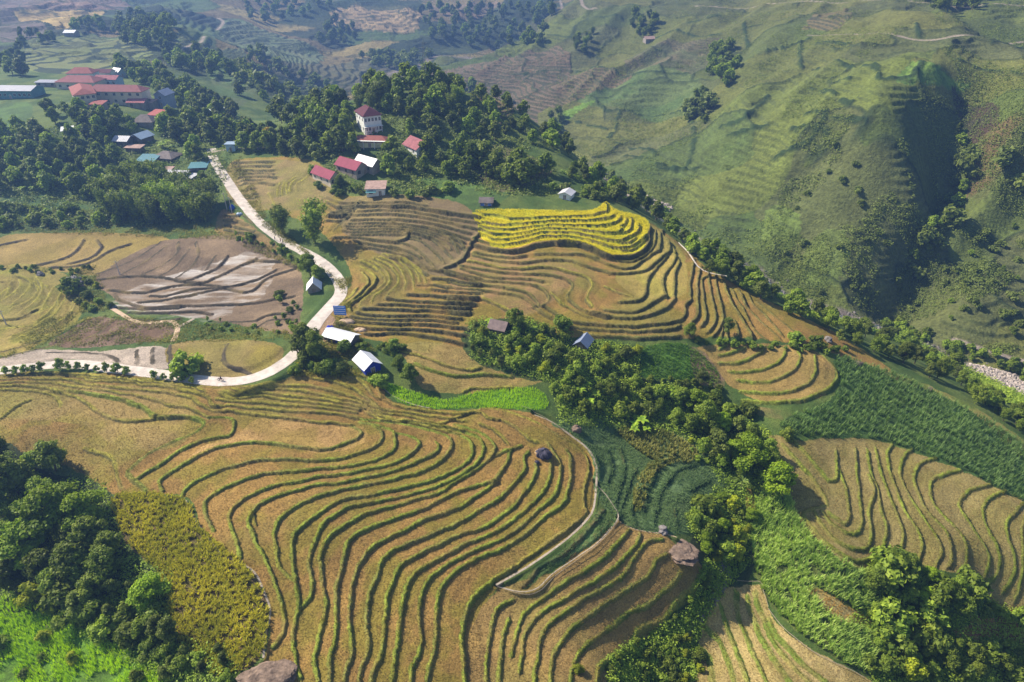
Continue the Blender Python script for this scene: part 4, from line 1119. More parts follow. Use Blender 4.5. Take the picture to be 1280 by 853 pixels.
def trunk(name, cen, H0, rad, mat='bark', seed=0, nb=6):
    rng = random.Random(seed); mb = MB(); top = Vector(cen[int(len(cen)*.7)])*1.0
    pts = [Vector((0, 0, -1.2)), Vector((0, 0, 0)), Vector((rng.uniform(-.2, .2), rng.uniform(-.2, .2), H0*.5)), Vector((top.x*.3, top.y*.3, H0)), Vector((top.x*.6, top.y*.6, top.z))]
    mb.tube(pts, [rad*1.5, rad*1.25, rad, rad*.75, rad*.25], 7)
    for i in range(min(nb, len(cen))):
        c = Vector(cen[(i*len(cen))//nb]); b = pts[2].lerp(pts[3], rng.uniform(.3, 1))
        mb.tube([b, b.lerp(c, .5)+Vector((0, 0, .3)), c], [rad*.5, rad*.3, rad*.12], 5)
    return mb.mesh(name, mat, True)
KIND = {}
def make_kind(kind, n, mat, R, H, z0, nl, nleaf, size, rad, bark='bark', **k):
    out = []
    for i in range(n):
        cm, cen, lr = crown('crown', mat, R*(1+.12*math.sin(i*2.3)), H*(1+.1*math.cos(i*1.7)), z0, nl+i, nleaf, size, hash((kind, i)) % 9999 if False else (len(kind)*131+ord(kind[0])*17+ord(kind[-1])*7+i*53), **k)
        out.append((cm, trunk('trunk', cen, z0+.15*H, rad, bark, i)))
    KIND[kind] = (out, z0+H)
# near trees carry small leaves; the far ones larger clumps
make_kind('dark', 4, 'leaf_dark', 3.9, 7.5, 2.2, 24, 4600, .30, .24)
make_kind('mid', 4, 'leaf_mid', 3.8, 7.0, 2.0, 24, 4200, .30, .22)
make_kind('light', 3, 'leaf_light', 4.6, 6.5, 2.2, 26, 6500, .30, .26, flat=.45, lobe=.34)
make_kind('olive', 3, 'leaf_olive', 3.0, 6.0, 2.0, 16, 3000, .28, .18)
make_kind('lime', 2, 'leaf_lime', 2.6, 3.6, .8, 12, 2400, .26, .14)
make_kind('bush', 4, 'leaf_mid', 2.2, 2.6, .15, 12, 1500, .27, .10)
make_kind('bushdark', 3, 'leaf_dark', 2.2, 2.6, .15, 12, 1500, .27, .10)
make_kind('sapling', 3, 'leaf_mid', 1.25, 2.1, .7, 9, 520, .22, .07)
make_kind('fardark', 4, 'leaf_dark', 4.2, 8.5, 1.5, 15, 1300, .62, .26)
make_kind('farmid', 4, 'leaf_mid', 4.2, 8.0, 1.5, 15, 1300, .62, .26)
make_kind('farolive', 3, 'leaf_olive', 3.9, 7.5, 1.5, 13, 1100, .6, .24)
make_kind('faryellow', 1, 'leaf_yellow', 3.6, 5.5, 1.5, 12, 900, .5, .2)
make_kind('farbush', 3, 'leaf_scrub', 3.0, 3.2, .1, 10, 420, .6, .1)
def make_bamboo(mat, seed, H, nc, nleaf, size, spread=.28):
    rng = np.random.default_rng(seed); mb = MB(); P_ = []; D_ = []
    for i in range(nc):
        a = rng.uniform(0, 6.28); le = rng.uniform(.3, 1)*spread*H; h = H*rng.uniform(.7, 1.05); b = np.array([math.cos(a), math.sin(a)])
        t = np.linspace(0, 1, 7); x = b[0]*(.5+le*t**2.4); y = b[1]*(.5+le*t**2.4); z = h*(t-.16*t**5)
        mb.tube([(x[k], y[k], z[k]-(.8 if k == 0 else 0)) for k in range(7)], list(np.linspace(.09, .02, 7)), 4)
        m = nleaf//nc; tt = rng.uniform(.22, 1.0, m)**.8
        px = np.interp(tt, t, x); py = np.interp(tt, t, y); pz = np.interp(tt, t, z)
        w = .10*H*(.35+.9*np.sin(tt*2.6))
        off = rng.normal(size=(m, 3))*np.stack([w*.55, w*.55, w*.5], 1); off[:, 2] -= np.abs(off[:, 0])*.5
        P_.append(np.stack([px, py, pz], 1)+off); D_.append(off+np.array([0, 0, .5]))
    P_ = np.vstack(P_); D_ = np.vstack(D_)+rng.normal(size=P_.shape)*.5
    V, Fq = leaf_arrays(P_, D_, size*rng.uniform(.6, 1.3, len(P_)), rng, .4)
    return leaf_mesh('crown', V, Fq, mat, rng.uniform(0, 1, len(P_))), mb.mesh('culms', 'culm', True)
KIND['bamboo'] = ([make_bamboo('leaf_dark', 5, 17, 16, 3600, .6), make_bamboo('leaf_dark', 9, 17, 12, 3000, .6), make_bamboo('leaf_mid', 19, 17, 14, 3200, .6)], 17)
def make_banana(seed, nl=9, L=2.6, mat='leaf_banana', w=.42, up=.9, stemh=1.8, droop=1.0):
    rng = np.random.default_rng(seed); mb = MB(); mb.tube([(0, 0, -.6), (0, 0, stemh*.6), (0.05, 0, stemh)], [.17, .14, .09], 6)
    V = []; Fq = []
    for i in range(nl):
        a = i*2.4+rng.uniform(-.3, .3); el = rng.uniform(.5, 1.2)*up; l = L*rng.uniform(.75, 1.1)
        d = np.array([math.cos(a), math.sin(a), 0]); s = np.array([-d[1], d[0], 0]); k0 = len(V)
        for j, t in enumerate(np.linspace(0, 1, 6)):
            c = np.array([0, 0, stemh])+d*l*t*math.cos(el*.6)+np.array([0, 0, l*(t*math.sin(el)-droop*.85*t*t)])
            ww = w*math.sin(min(1, t*1.15+.12)*math.pi)**.6 if t < 1 else .03
            V += [c-s*ww+np.array([0, 0, .1*ww]), c, c+s*ww+np.array([0, 0, .1*ww])]
        for j in range(5):
            for q in (0, 1): Fq.append((k0+j*3+q, k0+j*3+q+1, k0+j*3+q+4, k0+j*3+q+3))
    Fq = np.array(Fq); return leaf_mesh('leaves', np.array(V), Fq, mat, rng.uniform(0, 1, len(Fq))), mb.mesh('stem', 'culm', True)
KIND['banana'] = ([make_banana(i) for i in range(3)], 3.4)
KIND['spiky'] = ([make_banana(11, 26, 2.8, 'leaf_maize', .09, 1.3, 2.0, .7)], 3.6)
KIND['dracaena'] = KIND['spiky']

INFO = dict(dark=('broadleaf_tree', 'tree'), mid=('broadleaf_tree', 'tree'), light=('spreading_tree', 'tree'), olive=('slender_tree', 'tree'), lime=('young_tree', 'tree'),
 bush=('bush', 'bush'), bushdark=('bush', 'bush'), sapling=('sapling', 'sapling'), fardark=('evergreen_tree', 'tree'), farmid=('leafy_tree', 'tree'), farolive=('slender_tree', 'tree'),
 faryellow=('flowering_tree', 'tree'), farbush=('hillside_shrub', 'shrub'), bamboo=('bamboo_clump', 'bamboo'), banana=('banana_plant', 'banana plant'), spiky=('spiky_palm', 'palm'))
TREES = []
def plant(kind, w, height, label, group=None, parts=True):
    vs, H = KIND[kind]; i = random.randrange(len(vs)); s = height/H
    nm, cat = INFO[kind]; cm, tm = vs[i]
    z = float(ground(w[0], w[1])[0])
    if parts:
        e = bpy.data.objects.new(nm, None); COL.objects.link(e); e.empty_display_size = .5
        for me in (cm, tm):
            o = bpy.data.objects.new(me.name.split('.')[0], me); COL.objects.link(o); o.parent = e
    else:
        key = (kind, i)
        if key not in JOINED: JOINED[key] = join_meshes(nm, cm, tm)
        e = bpy.data.objects.new(nm, JOINED[key]); COL.objects.link(e)
    e.location = (w[0], w[1], z-.05); e.rotation_euler = (0, 0, random.uniform(0, 6.28))
    sx = s*random.uniform(.9, 1.12); e.scale = (sx, sx, s)
    tag(e, label, cat, group); TREES.append((w[0], w[1], kind)); return e
JOINED = {}
def join_meshes(nm, cm, tm):
    me = bpy.data.meshes.new(nm); a = len(cm.vertices); v = [tuple(x.co) for x in cm.vertices]+[tuple(x.co) for x in tm.vertices]
    f = [tuple(p.vertices) for p in cm.polygons]+[tuple(i+a for i in p.vertices) for p in tm.polygons]
    me.from_pydata(v, [], f); me.materials.append(cm.materials[0]); me.materials.append(tm.materials[0])
    me.polygons.foreach_set('material_index', [0]*len(cm.polygons)+[1]*len(tm.polygons))
    at_ = me.attributes.new('leaf', 'FLOAT', 'FACE'); s = np.zeros(len(cm.polygons), np.float32); cm.attributes['leaf'].data.foreach_get('value', s)
    at_.data.foreach_set('value', np.concatenate([s, np.full(len(tm.polygons), .3, np.float32)])); return me

def poly_pixels(s, n, rng):
    q = P(s) if isinstance(s, str) else s; lo = q.min(0); hi = q.max(0); out = []
    while len(out) < n:
        p = rng.uniform(lo, hi, (n*2+20, 2)); out += list(p[inside(q, p[:, 0], p[:, 1])])
    return np.array(out[:n])
GROVES = []
def grove(s, n, kinds, hmin, hmax, label, group, spacing=3.5, parts=True, seed=None):
    """plants rooted inside an area of the ground, no two closer than the spacing"""
    rng = np.random.default_rng(seed if seed is not None else len(GROVES)+100); GROVES.append(s)
    p = poly_pixels(s, n*6, rng); w = march(p[:, 0], p[:, 1], hmac); kept = []
    for q in w:
        if len(kept) >= n: break
        if blocked(q[0], q[1]): continue
        if all((q[0]-k[0])**2+(q[1]-k[1])**2 > spacing**2 for k in kept): kept.append(q)
    for q in kept:
        kd = kinds[int(rng.integers(len(kinds)))]
        lb = label if isinstance(label, str) else label.get(kd, label['*'])
        plant(kd, q, rng.uniform(hmin, hmax), lb, group if isinstance(group, str) else group, parts)

# --- single plants that stand out
def one(kind, u, v, h, label, group=None): return plant(kind, at(u, v)[0], h, label, group)
one('dark', 70, 588, 10.5, 'dark round tree standing at the edge of the stubble field, lower left')
one('light', 75, 665, 13, 'large bright green tree with layered foliage below the dark round tree')
one('light', 40, 700, 11, 'bright green spreading tree beside the grey green thicket at the left edge')
one('light', 110, 660, 10, 'lime tinged spreading tree nearest to the yellow leaved crop')
one('dark', 22, 618, 12, 'very dark tree at the left edge beside the stubble field')
one('dark', 4, 585, 11, 'dark tree cut by the left edge above the thicket')
one('mid', 45, 590, 6.5, 'small mid green tree just left of the dark round tree')
one('dark', 118, 690, 10, 'dark shaded tree beside the top of the yellow leaved crop')
one('dark', 100, 720, 10, 'dark tree in the middle of the thicket, under the bright spreading trees')
one('dark', 60, 725, 10, 'deep green tree left of the middle of the thicket')
one('dark', 20, 735, 9, 'deep green tree at the left edge above the bright grass')
one('dark', 140, 700, 8, 'dark leafy tree touching the yellow leaved crop')
one('light', 188, 752, 7, 'small vivid green round tree at the left edge of the yellow crop')
one('olive', 105, 770, 8, 'thin olive tree with open branches in the lower left thicket')
one('lime', 45, 752, 6, 'lime green treetop beside the bright grass, lower left')
one('bush', 232, 466, 6, 'round green tree in the small field above the road bend')
one('bamboo', 353, 290, 13, 'short bamboo clump on the bank above the road, left of the pair')
one('bamboo', 393, 305, 19, 'tall bamboo clump casting a long shadow across the grey terraces')
one('mid', 388, 345, 9, 'leafy tree beside the road bend above the white roadside stall')
one('mid', 398, 352, 6, 'smaller green tree hugging the inside of the road bend')
one('dark', 382, 440, 11, 'big dark tree beside the road, left of the long white roof')
one('dark', 396, 448, 9, 'dark tree in front of the long white roofed house')
one('olive', 372, 440, 7, 'brown tinged half bare tree by the roadside, next to the big dark tree')
one('bush', 432, 440, 4, 'bright bush between the long white roof and the blue shed')
one('mid', 500, 462, 5, 'fruit tree behind the blue shed')
one('mid', 513, 478, 6, 'fruit tree to the right of the blue shed beside the bare soil')
one('bush', 476, 480, 3.6, 'clipped round bush at the front corner of the blue shed')
one('dark', 643, 410, 7.5, 'dark round tree beside the brown roofed hut in the grove')
one('bush', 703, 412, 5, 'small pale tree at the field edge above the grove')
one('mid', 862, 420, 5, 'small tree with open crown in the stubble above the oval terraces')
one('olive', 908, 418, 6, 'feathery young tree standing alone among the striped terraces')
one('bush', 995, 428, 3.5, 'lone round bush on the smooth golden slope')
one('bush', 1020, 432, 3.5, 'lone bush at the foot of the golden slope beside a dark rock')
one('spiky', 926, 612, 5.0, 'spiky palm with long pale blades beside the vegetable beds')
one('light', 968, 615, 11, 'vivid green tree at the lower right end of the gully wood')
one('light', 935, 585, 11, 'vivid green round tree in the middle of the gully wood')
one('mid', 880, 535, 10, 'tall light green tree at the head of the gully wood')
one('olive', 895, 575, 10, 'olive tree with bare twigs in the gully wood')
one('dark', 1192, 462, 9, 'dark rounded tree on the river bank beside the pale boulders')
one('faryellow', 338, 180, 7, 'yellow flowering tree below the wooded knoll')
one('bamboo', 475, 135, 15, 'dark tree topping the wooded knoll left of the lattice mast')
one('lime', 722, 840, 2.0, 'tiny lime yellow bush on a terrace edge at the bottom')
one('light', 882, 690, 4, 'small bright tree with a white trunk beside the rock outcrop')
one('lime', 1135, 845, 6, 'feathery lime green tree at the bottom edge, right of the narrow terraces')
one('banana', 612, 405, 4, 'banana plant at the left end of the grove beside the brown roof')
one('banana', 668, 415, 2.6, 'pale yellow banana plant behind the grove')
one('bushdark', 90, 366, 6, 'dark bush beside the boulder among the small terraces on the left')
# --- a row of saplings along the road
for i, (u, h) in enumerate([(8, 3), (20, 3.2), (33, 3.4), (42, 2.6), (53, 3.2), (76, 4.2), (88, 3), (98, 2.8), (110, 2.6), (122, 2.4), (134, 3.4), (147, 4), (158, 2.8), (193, 2.8), (206, 2.6), (217, 2.4), (229, 2.3), (241, 2.4)]):
    v = np.interp(u, [0, 60, 100, 150, 200, 260], [468, 464, 463, 467, 475, 482])
    one('sapling', u, v, h*.95, 'small leafy sapling in the row along the lower side of the road', 'saplings along the road')
# --- groves
grove("0,560 30,570 55,610 130,690 150,730 110,770 0,730", 12, ['dark', 'mid', 'mid'], 5, 9, 'dark green tree in the dense thicket at the lower left', 'trees of the lower left thicket', 4.2)
grove("60,740 190,735 215,800 195,835 130,800", 16, ['bushdark', 'bush', 'olive'], 3, 6, 'grey green bush between the yellow crop and the bright grass', 'bushes of the lower left thicket', 2.8)
grove("205,800 290,815 290,853 200,853", 12, ['bushdark', 'bush', 'olive'], 2, 4, 'bush at the foot of the yellow crop near the boulder', 'bushes below the yellow crop', 2.4)
grove("590,410 640,400 700,415 800,440 795,468 690,468 640,466 588,445", 38, ['bush', 'bush', 'lime', 'bushdark', 'olive'], 2.2, 4.0, 'leafy bush in the grove between the two hut roofs', 'bushes of the grove around the huts', 3.0)
grove("690,482 790,480 850,495 850,520 790,525 700,512", 22, ['dark', 'mid', 'bushdark', 'bush'], 3, 5.0, 'dark leafy tree in the hollow above the vegetable beds', 'trees of the hollow above the vegetable beds', 3.4)
grove("840,490 880,478 905,500 960,560 975,600 900,600 870,560 845,530", 20, ['mid', 'light', 'mid', 'olive'], 4.5, 8, 'light green tree in the gully wood right of the vegetable beds', 'trees of the gully wood', 4.2)
grove("850,545 880,560 890,590 870,575", 8, ['bush', 'lime'], 1.2, 2.4, 'pale leafy shrub on the terrace above the vegetable beds', 'shrubs above the vegetable beds', 2.0)
grove("860,640 920,620 945,660 930,700 890,700", 18, ['bush', 'lime', 'bushdark', 'light'], 2.5, 5, 'yellow green bush in the ravine beside the rock outcrop', 'bushes in the ravine', 2.8)
grove("890,570 905,510 960,520 1000,560 970,560", 8, ['bush', 'bushdark'], 2, 4, 'dark bush below the oval terraces', 'bushes below the oval terraces', 2.6)
for s, t in (("700,490 720,480 750,500 735,515", 7), ("770,520 800,525 815,545 790,545", 5)):
    grove(s, t, ['banana'], 2.8, 4.2, 'banana plant with arching leaves in the hollow', 'banana plants in the hollow', 2.2)
grove("1100,715 1150,712 1230,745 1200,770 1130,760 1080,750", 18, ['mid', 'light', 'bush'], 4, 7.5, 'leafy tree below the right hand terraces beside the tall maize', 'trees below the right hand terraces', 3.4)
grove("1090,770 1190,770 1200,810 1280,815 1280,853 1080,853", 26, ['bushdark', 'dark', 'mid', 'bush'], 3, 7, 'dark tree in the shaded corner at the lower right', 'trees of the lower right corner', 3.4)
grove("1225,755 1280,765 1280,853 1230,840", 8, ['bush', 'mid'], 2, 4, 'bush on the bare orange bank at the right edge', 'bushes on the orange bank', 3.2)
grove("800,822 850,790 870,800 880,853 800,853", 14, ['bush', 'lime', 'bushdark'], 1.6, 3.4, 'bush along the rocky stream bed at the bottom', 'bushes by the rocky stream bed', 2.2)
grove("760,825 800,800 850,765 880,715 892,735 850,800 800,853 765,853", 16, ['bush', 'bushdark'], 1.2, 2.4, 'low bush on the bank below the last terrace', 'bushes on the terrace bank', 2.4)
grove("0,790 60,800 130,820 180,840 180,853 0,853", 6, ['lime', 'bush', 'bushdark'], 1.4, 3.2, 'bush standing in the vivid tall grass at the lower left corner', 'bushes in the lower left grass', 3.2)
# river strip
grove("700,215 760,215 830,275 850,296 870,320 840,300 822,280 790,262 740,245", 34, ['farmid', 'farolive', 'fardark'], 5, 9, 'tree on the wooded bank behind the yellow rice', 'trees on the bank behind the yellow rice', 5)
grove("860,300 900,320 960,365 1010,395 1000,402 950,375 880,342 862,320", 26, ['mid', 'olive', 'dark', 'farmid'], 5, 8.5, 'tree on the river bank below the narrow terraces', 'trees on the bank below the narrow terraces', 4.2)
grove("1010,390 1060,405 1130,430 1200,470 1190,488 1120,455 1040,425", 32, ['mid', 'dark', 'olive'], 5, 8.5, 'tree on the bank beside the golden slope', 'trees on the bank beside the golden slope', 4.2)
grove("1200,480 1280,520 1280,545 1210,500", 14, ['mid', 'dark', 'bush'], 4, 7, 'tree between the green corn and the pale river boulders', 'trees between corn and boulders', 3.8)
grove("1180,430 1240,445 1285,462 1285,475 1230,455 1190,448", 12, ['bush', 'farmid'], 3, 5, 'bush between the dirt track and the river boulders', 'bushes along the dirt track', 4)
grove("1100,400 1170,420 1160,435 1110,415", 10, ['bush', 'bushdark'], 3, 5, 'dark bush across the river at the mouth of the ravine', 'bushes at the mouth of the ravine', 4)
# village wood on the left
grove("130,250 200,235 262,255 270,275 240,284 180,280 140,276", 34, ['bamboo'], 12, 17, 'tall dark bamboo clump in the row behind the flooded fields', 'bamboo behind the flooded fields', 5)
grove("0,190 60,200 130,205 130,255 60,240 0,245", 60, ['fardark', 'farmid', 'farolive'], 6, 10, 'tree in the village wood at the left edge', 'trees of the left village wood', 6)
grove("0,155 30,168 75,172 130,175 160,200 130,205 60,200 0,190", 40, ['fardark', 'farmid', 'farolive'], 6, 10, 'tree on the slope below the red roofed school', 'trees below the school', 6)
grove("55,140 110,140 160,150 200,160 180,172 130,172 75,168", 34, ['fardark', 'farmid'], 6, 10, 'tree standing close under the red roofed school', 'trees close under the school', 6)
grove("180,205 215,225 262,230 262,245 200,238 160,225", 22, ['farmid', 'fardark', 'farolive'], 6, 9, 'tree among the grey village roofs', 'trees among the village roofs', 5.5)
grove("195,160 250,150 300,165 262,185 262,215 240,205 220,185", 40, ['fardark', 'farmid', 'farolive'], 7, 11, 'tree beside the village road above the grey roofs', 'trees beside the village road', 6)
grove("150,85 200,95 260,120 300,150 250,150 200,130 190,110 160,100", 56, ['fardark', 'farmid', 'farolive'], 7, 11, 'tree on the slope behind the school', 'trees behind the school', 7)
grove("0,60 35,70 38,100 0,104", 7, ['fardark'], 8, 12, 'dark tree beside the long pale roofed hall', 'trees beside the long hall', 8)
grove("0,265 60,262 130,272 160,285 90,288 0,285", 18, ['farbush', 'bush', 'farmid'], 2.5, 5, 'pale bush on the bank above the left paddies', 'bushes above the left paddies', 5)
grove("20,235 50,225 60,240 30,245", 5, ['banana'], 3, 4, 'banana plant in the village at the left edge', 'village banana plants', 3)
grove("195,182 215,180 220,190 200,192", 4, ['banana'], 3.5, 4.5, 'banana plant beside the pale blue village roof', 'banana plants by the pale blue roof', 3)
grove("300,165 345,172 400,190 395,203 345,192 300,188 285,180", 24, ['farmid', 'farolive', 'fardark'], 6, 10, 'tree above the small striped field beside the village road', 'trees above the small striped field', 5.5)
grove("345,150 400,130 440,135 435,175 470,195 400,195 370,180", 34, ['fardark', 'farmid', 'fardark'], 8, 12, 'dark tree on the left flank of the wooded knoll', 'trees on the left of the knoll', 6)
grove("430,118 480,108 560,108 600,112 580,140 500,150 450,140", 34, ['fardark', 'farmid', 'bamboo'], 8, 13, 'dark tree on the crest of the wooded knoll', 'trees on the crest of the knoll', 6)
grove("500,145 620,118 690,170 700,195 640,175 560,185 510,170", 36, ['farmid', 'fardark', 'farolive'], 5, 8.5, 'tree on the right slope of the wooded knoll', 'trees on the right of the knoll', 6.5)
grove("480,195 560,200 640,212 690,218 640,240 610,232 560,222 500,215 475,240", 34, ['fardark', 'farmid', 'farolive'], 6, 11, 'tree below the red roofed villas', 'trees below the villas', 5)
grove("430,235 480,245 560,240 520,248 450,243", 12, ['bush', 'farbush'], 2.5, 4, 'hedge bush along the top of the grey terraces', 'bushes above the grey terraces', 3.5)
grove("390,214 402,232 430,243 425,246 398,235", 8, ['bush'], 2.5, 3.5, 'bush along the cream wall of the magenta roofed house', 'bushes along the cream wall', 3)
grove("405,222 425,222 440,236 415,236", 6, ['dark', 'mid'], 5, 7, 'dark round tree in front of the magenta roofed houses', 'trees before the magenta roofs', 4)
grove("690,235 760,236 770,250 700,250", 12, ['bush', 'farbush'], 2, 4, 'bush beside the white hut above the yellow rice', 'bushes by the white hut', 4)
grove("345,365 352,400 330,402 345,410 372,418 372,400 380,370", 12, ['bush', 'sapling', 'bushdark'], 1.6, 3.2, 'bush beside the white roadside stall', 'bushes by the roadside stall', 2.4)
grove("330,303 375,325 378,333 330,312 290,298 285,290", 18, ['bush', 'sapling'], 1.4, 2.6, 'low bush along the road above the flooded field', 'bushes along the road', 2.6)
grove("355,455 380,445 440,455 470,468 440,472 380,464 355,472 345,476", 22, ['bushdark', 'bush'], 2, 4, 'dark bush on the bank below the road and the white roof', 'bushes below the white roof', 2.6)
grove("425,415 450,435 505,432 510,445 470,440 440,440", 8, ['bush'], 1.5, 3, 'bush behind the blue shed', 'bushes behind the blue shed', 2.6)
grove("60,350 95,345 130,360 140,385 105,395 85,365", 14, ['bush', 'bushdark', 'lime'], 1.2, 2.8, 'bush among the small terraces at the left', 'bushes among the small terraces', 2.6)
grove("0,330 60,336 115,333 120,340 60,343 0,338", 14, ['bush', 'bushdark'], 1, 1.8, 'low bush along the bank between the left fields', 'bushes between the left fields', 2.2)
grove("255,395 300,408 365,412 372,420 300,418 250,412", 12, ['bush', 'sapling'], 1, 2, 'low bush below the flooded fields', 'bushes below the flooded fields', 2.6)
grove("870,425 1060,437 1060,444 870,430", 22, ['bush'], 1.2, 2.2, 'hedge bush above the oval terraces', 'hedge bushes above the oval terraces', 2.4)
grove("795,475 850,474 900,485 895,492 850,482 795,482", 14, ['bushdark'], 1.2, 2, 'dark hedge bush under the small green bed', 'hedge bushes under the green bed', 2.2)
# far groves on the hills and the mountain, each tree a single mesh
F_ = dict(parts=False)
grove("150,25 215,30 215,60 170,62 150,50", 40, ['fardark'], 10, 15, 'dark tree in the far grove beside the light green slope', 'far grove behind the school', 9, **F_)
grove("90,28 150,35 150,44 95,40", 12, ['fardark', 'farmid'], 8, 12, 'tree in the small far grove left of the track', 'small far grove', 9, **F_)
grove("190,60 280,75 290,95 250,95 200,80", 22, ['fardark', 'farmid'], 8, 12, 'dark tree on the far slope above the school', 'far trees above the school', 9, **F_)
grove("405,22 420,20 450,45 430,60 400,55", 14, ['fardark'], 10, 14, 'dark tree beside the far golden terraces', 'far trees by the golden terraces', 12, **F_)
grove("520,12 700,10 660,60 600,62 540,48", 75, ['fardark', 'farmid', 'fardark'], 9, 15, 'dark tree on the hazy far slope', 'trees of the hazy far slope', 14, **F_)
grove("450,70 540,68 530,85 470,88", 30, ['fardark', 'farbush'], 7, 11, 'dark tree in the far valley bottom', 'trees of the far valley bottom', 11, **F_)
grove("713,60 725,52 745,40 740,58 728,70", 11, ['fardark', 'bamboo'], 9, 13, 'dark tree on the mountain beside the brown strips', 'mountain trees by the brown strips', 7, **F_)
grove("790,20 815,22 820,40 800,50 790,40", 15, ['fardark'], 8, 12, 'dark tree in the fold of the mountain above the pink roof', 'mountain trees in the upper fold', 7, **F_)
grove("890,62 915,62 925,90 900,115 885,95", 20, ['fardark', 'farmid'], 8, 12, 'dark tree in the ravine down the middle of the mountain', 'mountain trees in the middle ravine', 6, **F_)
grove("870,115 895,120 880,155 860,150", 14, ['fardark', 'farbush'], 5, 9, 'dark bush lower down the middle ravine', 'bushes of the middle ravine', 6, **F_)
grove("1150,0 1235,0 1220,14 1160,12", 18, ['fardark'], 8, 12, 'dark tree on the mountain crest at the top edge', 'trees on the mountain crest', 7, **F_)
grove("1195,160 1215,180 1205,240 1180,290 1140,350 1125,340 1170,270 1190,220", 30, ['fardark', 'farbush', 'farmid'], 5, 9, 'dark shrub in the shaded ravine on the right', 'shrubs of the shaded ravine', 5, **F_)
grove("1255,190 1285,180 1285,250 1260,240", 10, ['fardark', 'farbush'], 5, 8, 'dark tree at the right edge beside the shaded ravine', 'trees at the right edge', 6, **F_)
grove("680,150 700,145 705,170 720,200 690,185", 12, ['fardark', 'farmid'], 6, 10, 'dark tree at the foot of the mountain behind the knoll', 'trees behind the knoll', 6, **F_)
grove("1060,150 1090,250 1150,330 1090,380 1000,370 960,330 1000,250", 22, ['farbush'], 1.8, 3.2, 'rounded shrub on the lower face of the mountain', 'shrubs on the lower face of the mountain', 5, **F_)
grove("1180,300 1285,280 1285,430 1180,400 1130,390", 26, ['farbush', 'farbush', 'farmid'], 2, 4, 'rounded shrub on the slope right of the shaded ravine', 'shrubs right of the shaded ravine', 5, **F_)
grove("650,45 690,25 700,50 660,60", 8, ['fardark', 'farbush'], 5, 9, 'tree on the far shoulder of the mountain', 'trees on the far shoulder', 8, **F_)

# ------------------------------------------------------------------ crops, grass and scrub nobody could count
def blades(W, per, L, H, wid, rng, droop=.5, seg=3, lean=None):
    """arching blades: per plant `per` ribbons"""
    n = len(W); B = np.repeat(W, per, 0); m = len(B)
    a = rng.uniform(0, 6.28, m); l = L*rng.uniform(.6, 1.15, m); h = H*rng.uniform(.65, 1.15, m)
    d = np.stack([np.cos(a), np.sin(a), a*0], 1); s = np.stack([-d[:, 1], d[:, 0], a*0], 1)*wid
    V = []
    for j in range(seg):
        t = j/(seg-1); c = B+d*(l*t*(.35+.65*t))[:, None]; c = c+np.array([0, 0, 1])*(h*(t*(1+droop)-droop*t*t*1.0))[:, None]
        k = (1-t)*.9+.1 if j else .7
        V += [c-s*k, c+s*k]
    V = np.stack(V, 1).reshape(-1, 3); base = np.arange(m)*2*seg
    Fq = np.concatenate([np.stack([base+2*j, base+2*j+1, base+2*j+3, base+2*j+2], 1) for j in range(seg-1)])
    sh = np.tile(rng.uniform(0, 1, m), seg-1)
    return V, Fq, sh
def stuff_obj(name, V, Fq, sh, mat, label=None):
    o = bpy.data.objects.new(name, leaf_mesh(name, V, Fq, mat, sh)); COL.objects.link(o); o['kind'] = 'stuff'
    if label: o['label'] = label
    return o
def area_points(q, dens, rng, jit=None):
    lo = q.min(0); hi = q.max(0); n = int((hi-lo).prod()*dens); p = rng.uniform(lo, hi, (n, 2)); p = p[inside(q, p[:, 0], p[:, 1])]
    return np.column_stack([p, ground(p[:, 0], p[:, 1])])
rg = np.random.default_rng(44)
leaf('leaf_shrub', (.10, .14, .02), (.50, .46, .14), var=.05)
leaf('leaf_stubble', (.20, .125, .035), (.46, .33, .12), var=.05, trans=.2)
def crop(name, reg, dens, per, L, H, wid, mat, droop=.5, keep=None, label=None):
    Vs = []; Fs = []; Ss = []; k = 0
    for r in reg:
        W = area_points(REG[r] if isinstance(r, str) and r in REG else r, dens, rg)
        if keep is not None: W = W[keep(W[:, 0], W[:, 1])]
        V, Fq, sh = blades(W, per, L, H, wid, rg, droop)
        pl = vnoise(W[:, 0], W[:, 1], 5, 77); sh = np.clip(.5*sh+.5*np.tile(np.repeat(pl, per), 2), 0, 1)
        Vs.append(V); Fs.append(Fq+k); Ss.append(sh); k += len(V)
    return stuff_obj(name, np.vstack(Vs), np.vstack(Fs), np.concatenate(Ss), mat, label)
SOILW = [to_world(P(s_)) for s_ in SOIL]
SHRUB = smooth(to_world(P('772,536 830,540 872,566 866,580 835,582 815,600 800,640 790,632 796,600 812,575 790,560')), 3, True)
def veg_keep(x, y):
    k = (vnoise(x, y, 1.2, 73) > .12) & (vnoise(x, y, 9, 74) > .12)
    for q in SOILW: k &= ~inside(q, x, y)
    return k & ~inside(SHRUB, x, y)
rows = lambda x, y: (np.sin((x*.75+y*.62)*2*math.pi/3.2) > -.75) & (vnoise(x, y, 2.5, 66) > .12)
crop('corn_crop', ['corn'], 2.0, 5, .85, 1.7, .115, 'leaf_corn', .35, keep=rows, label='rows of dark green corn on the slope above the river')
crop('maize_crop', ['maize'], 3.2, 6, 1.0, 2.1, .15, 'leaf_maize', .35, keep=lambda x, y: (vnoise(x, y, 3.5, 68) > .1) & ~inside(REG['drygrass'], x, y) & ~inside(REG['drystrip'], x, y), label='tall pale green maize below the right hand terraces')
crop('tall_grass', ['lushleft'], 6, 4, .5, 1.3, .07, 'leaf_grass', .3, keep=lambda x, y: vnoise(x, y, 4, 70)+.4*vnoise(x, y, 1.5, 72) > .45, label='vivid green tall grass in the lower left corner')
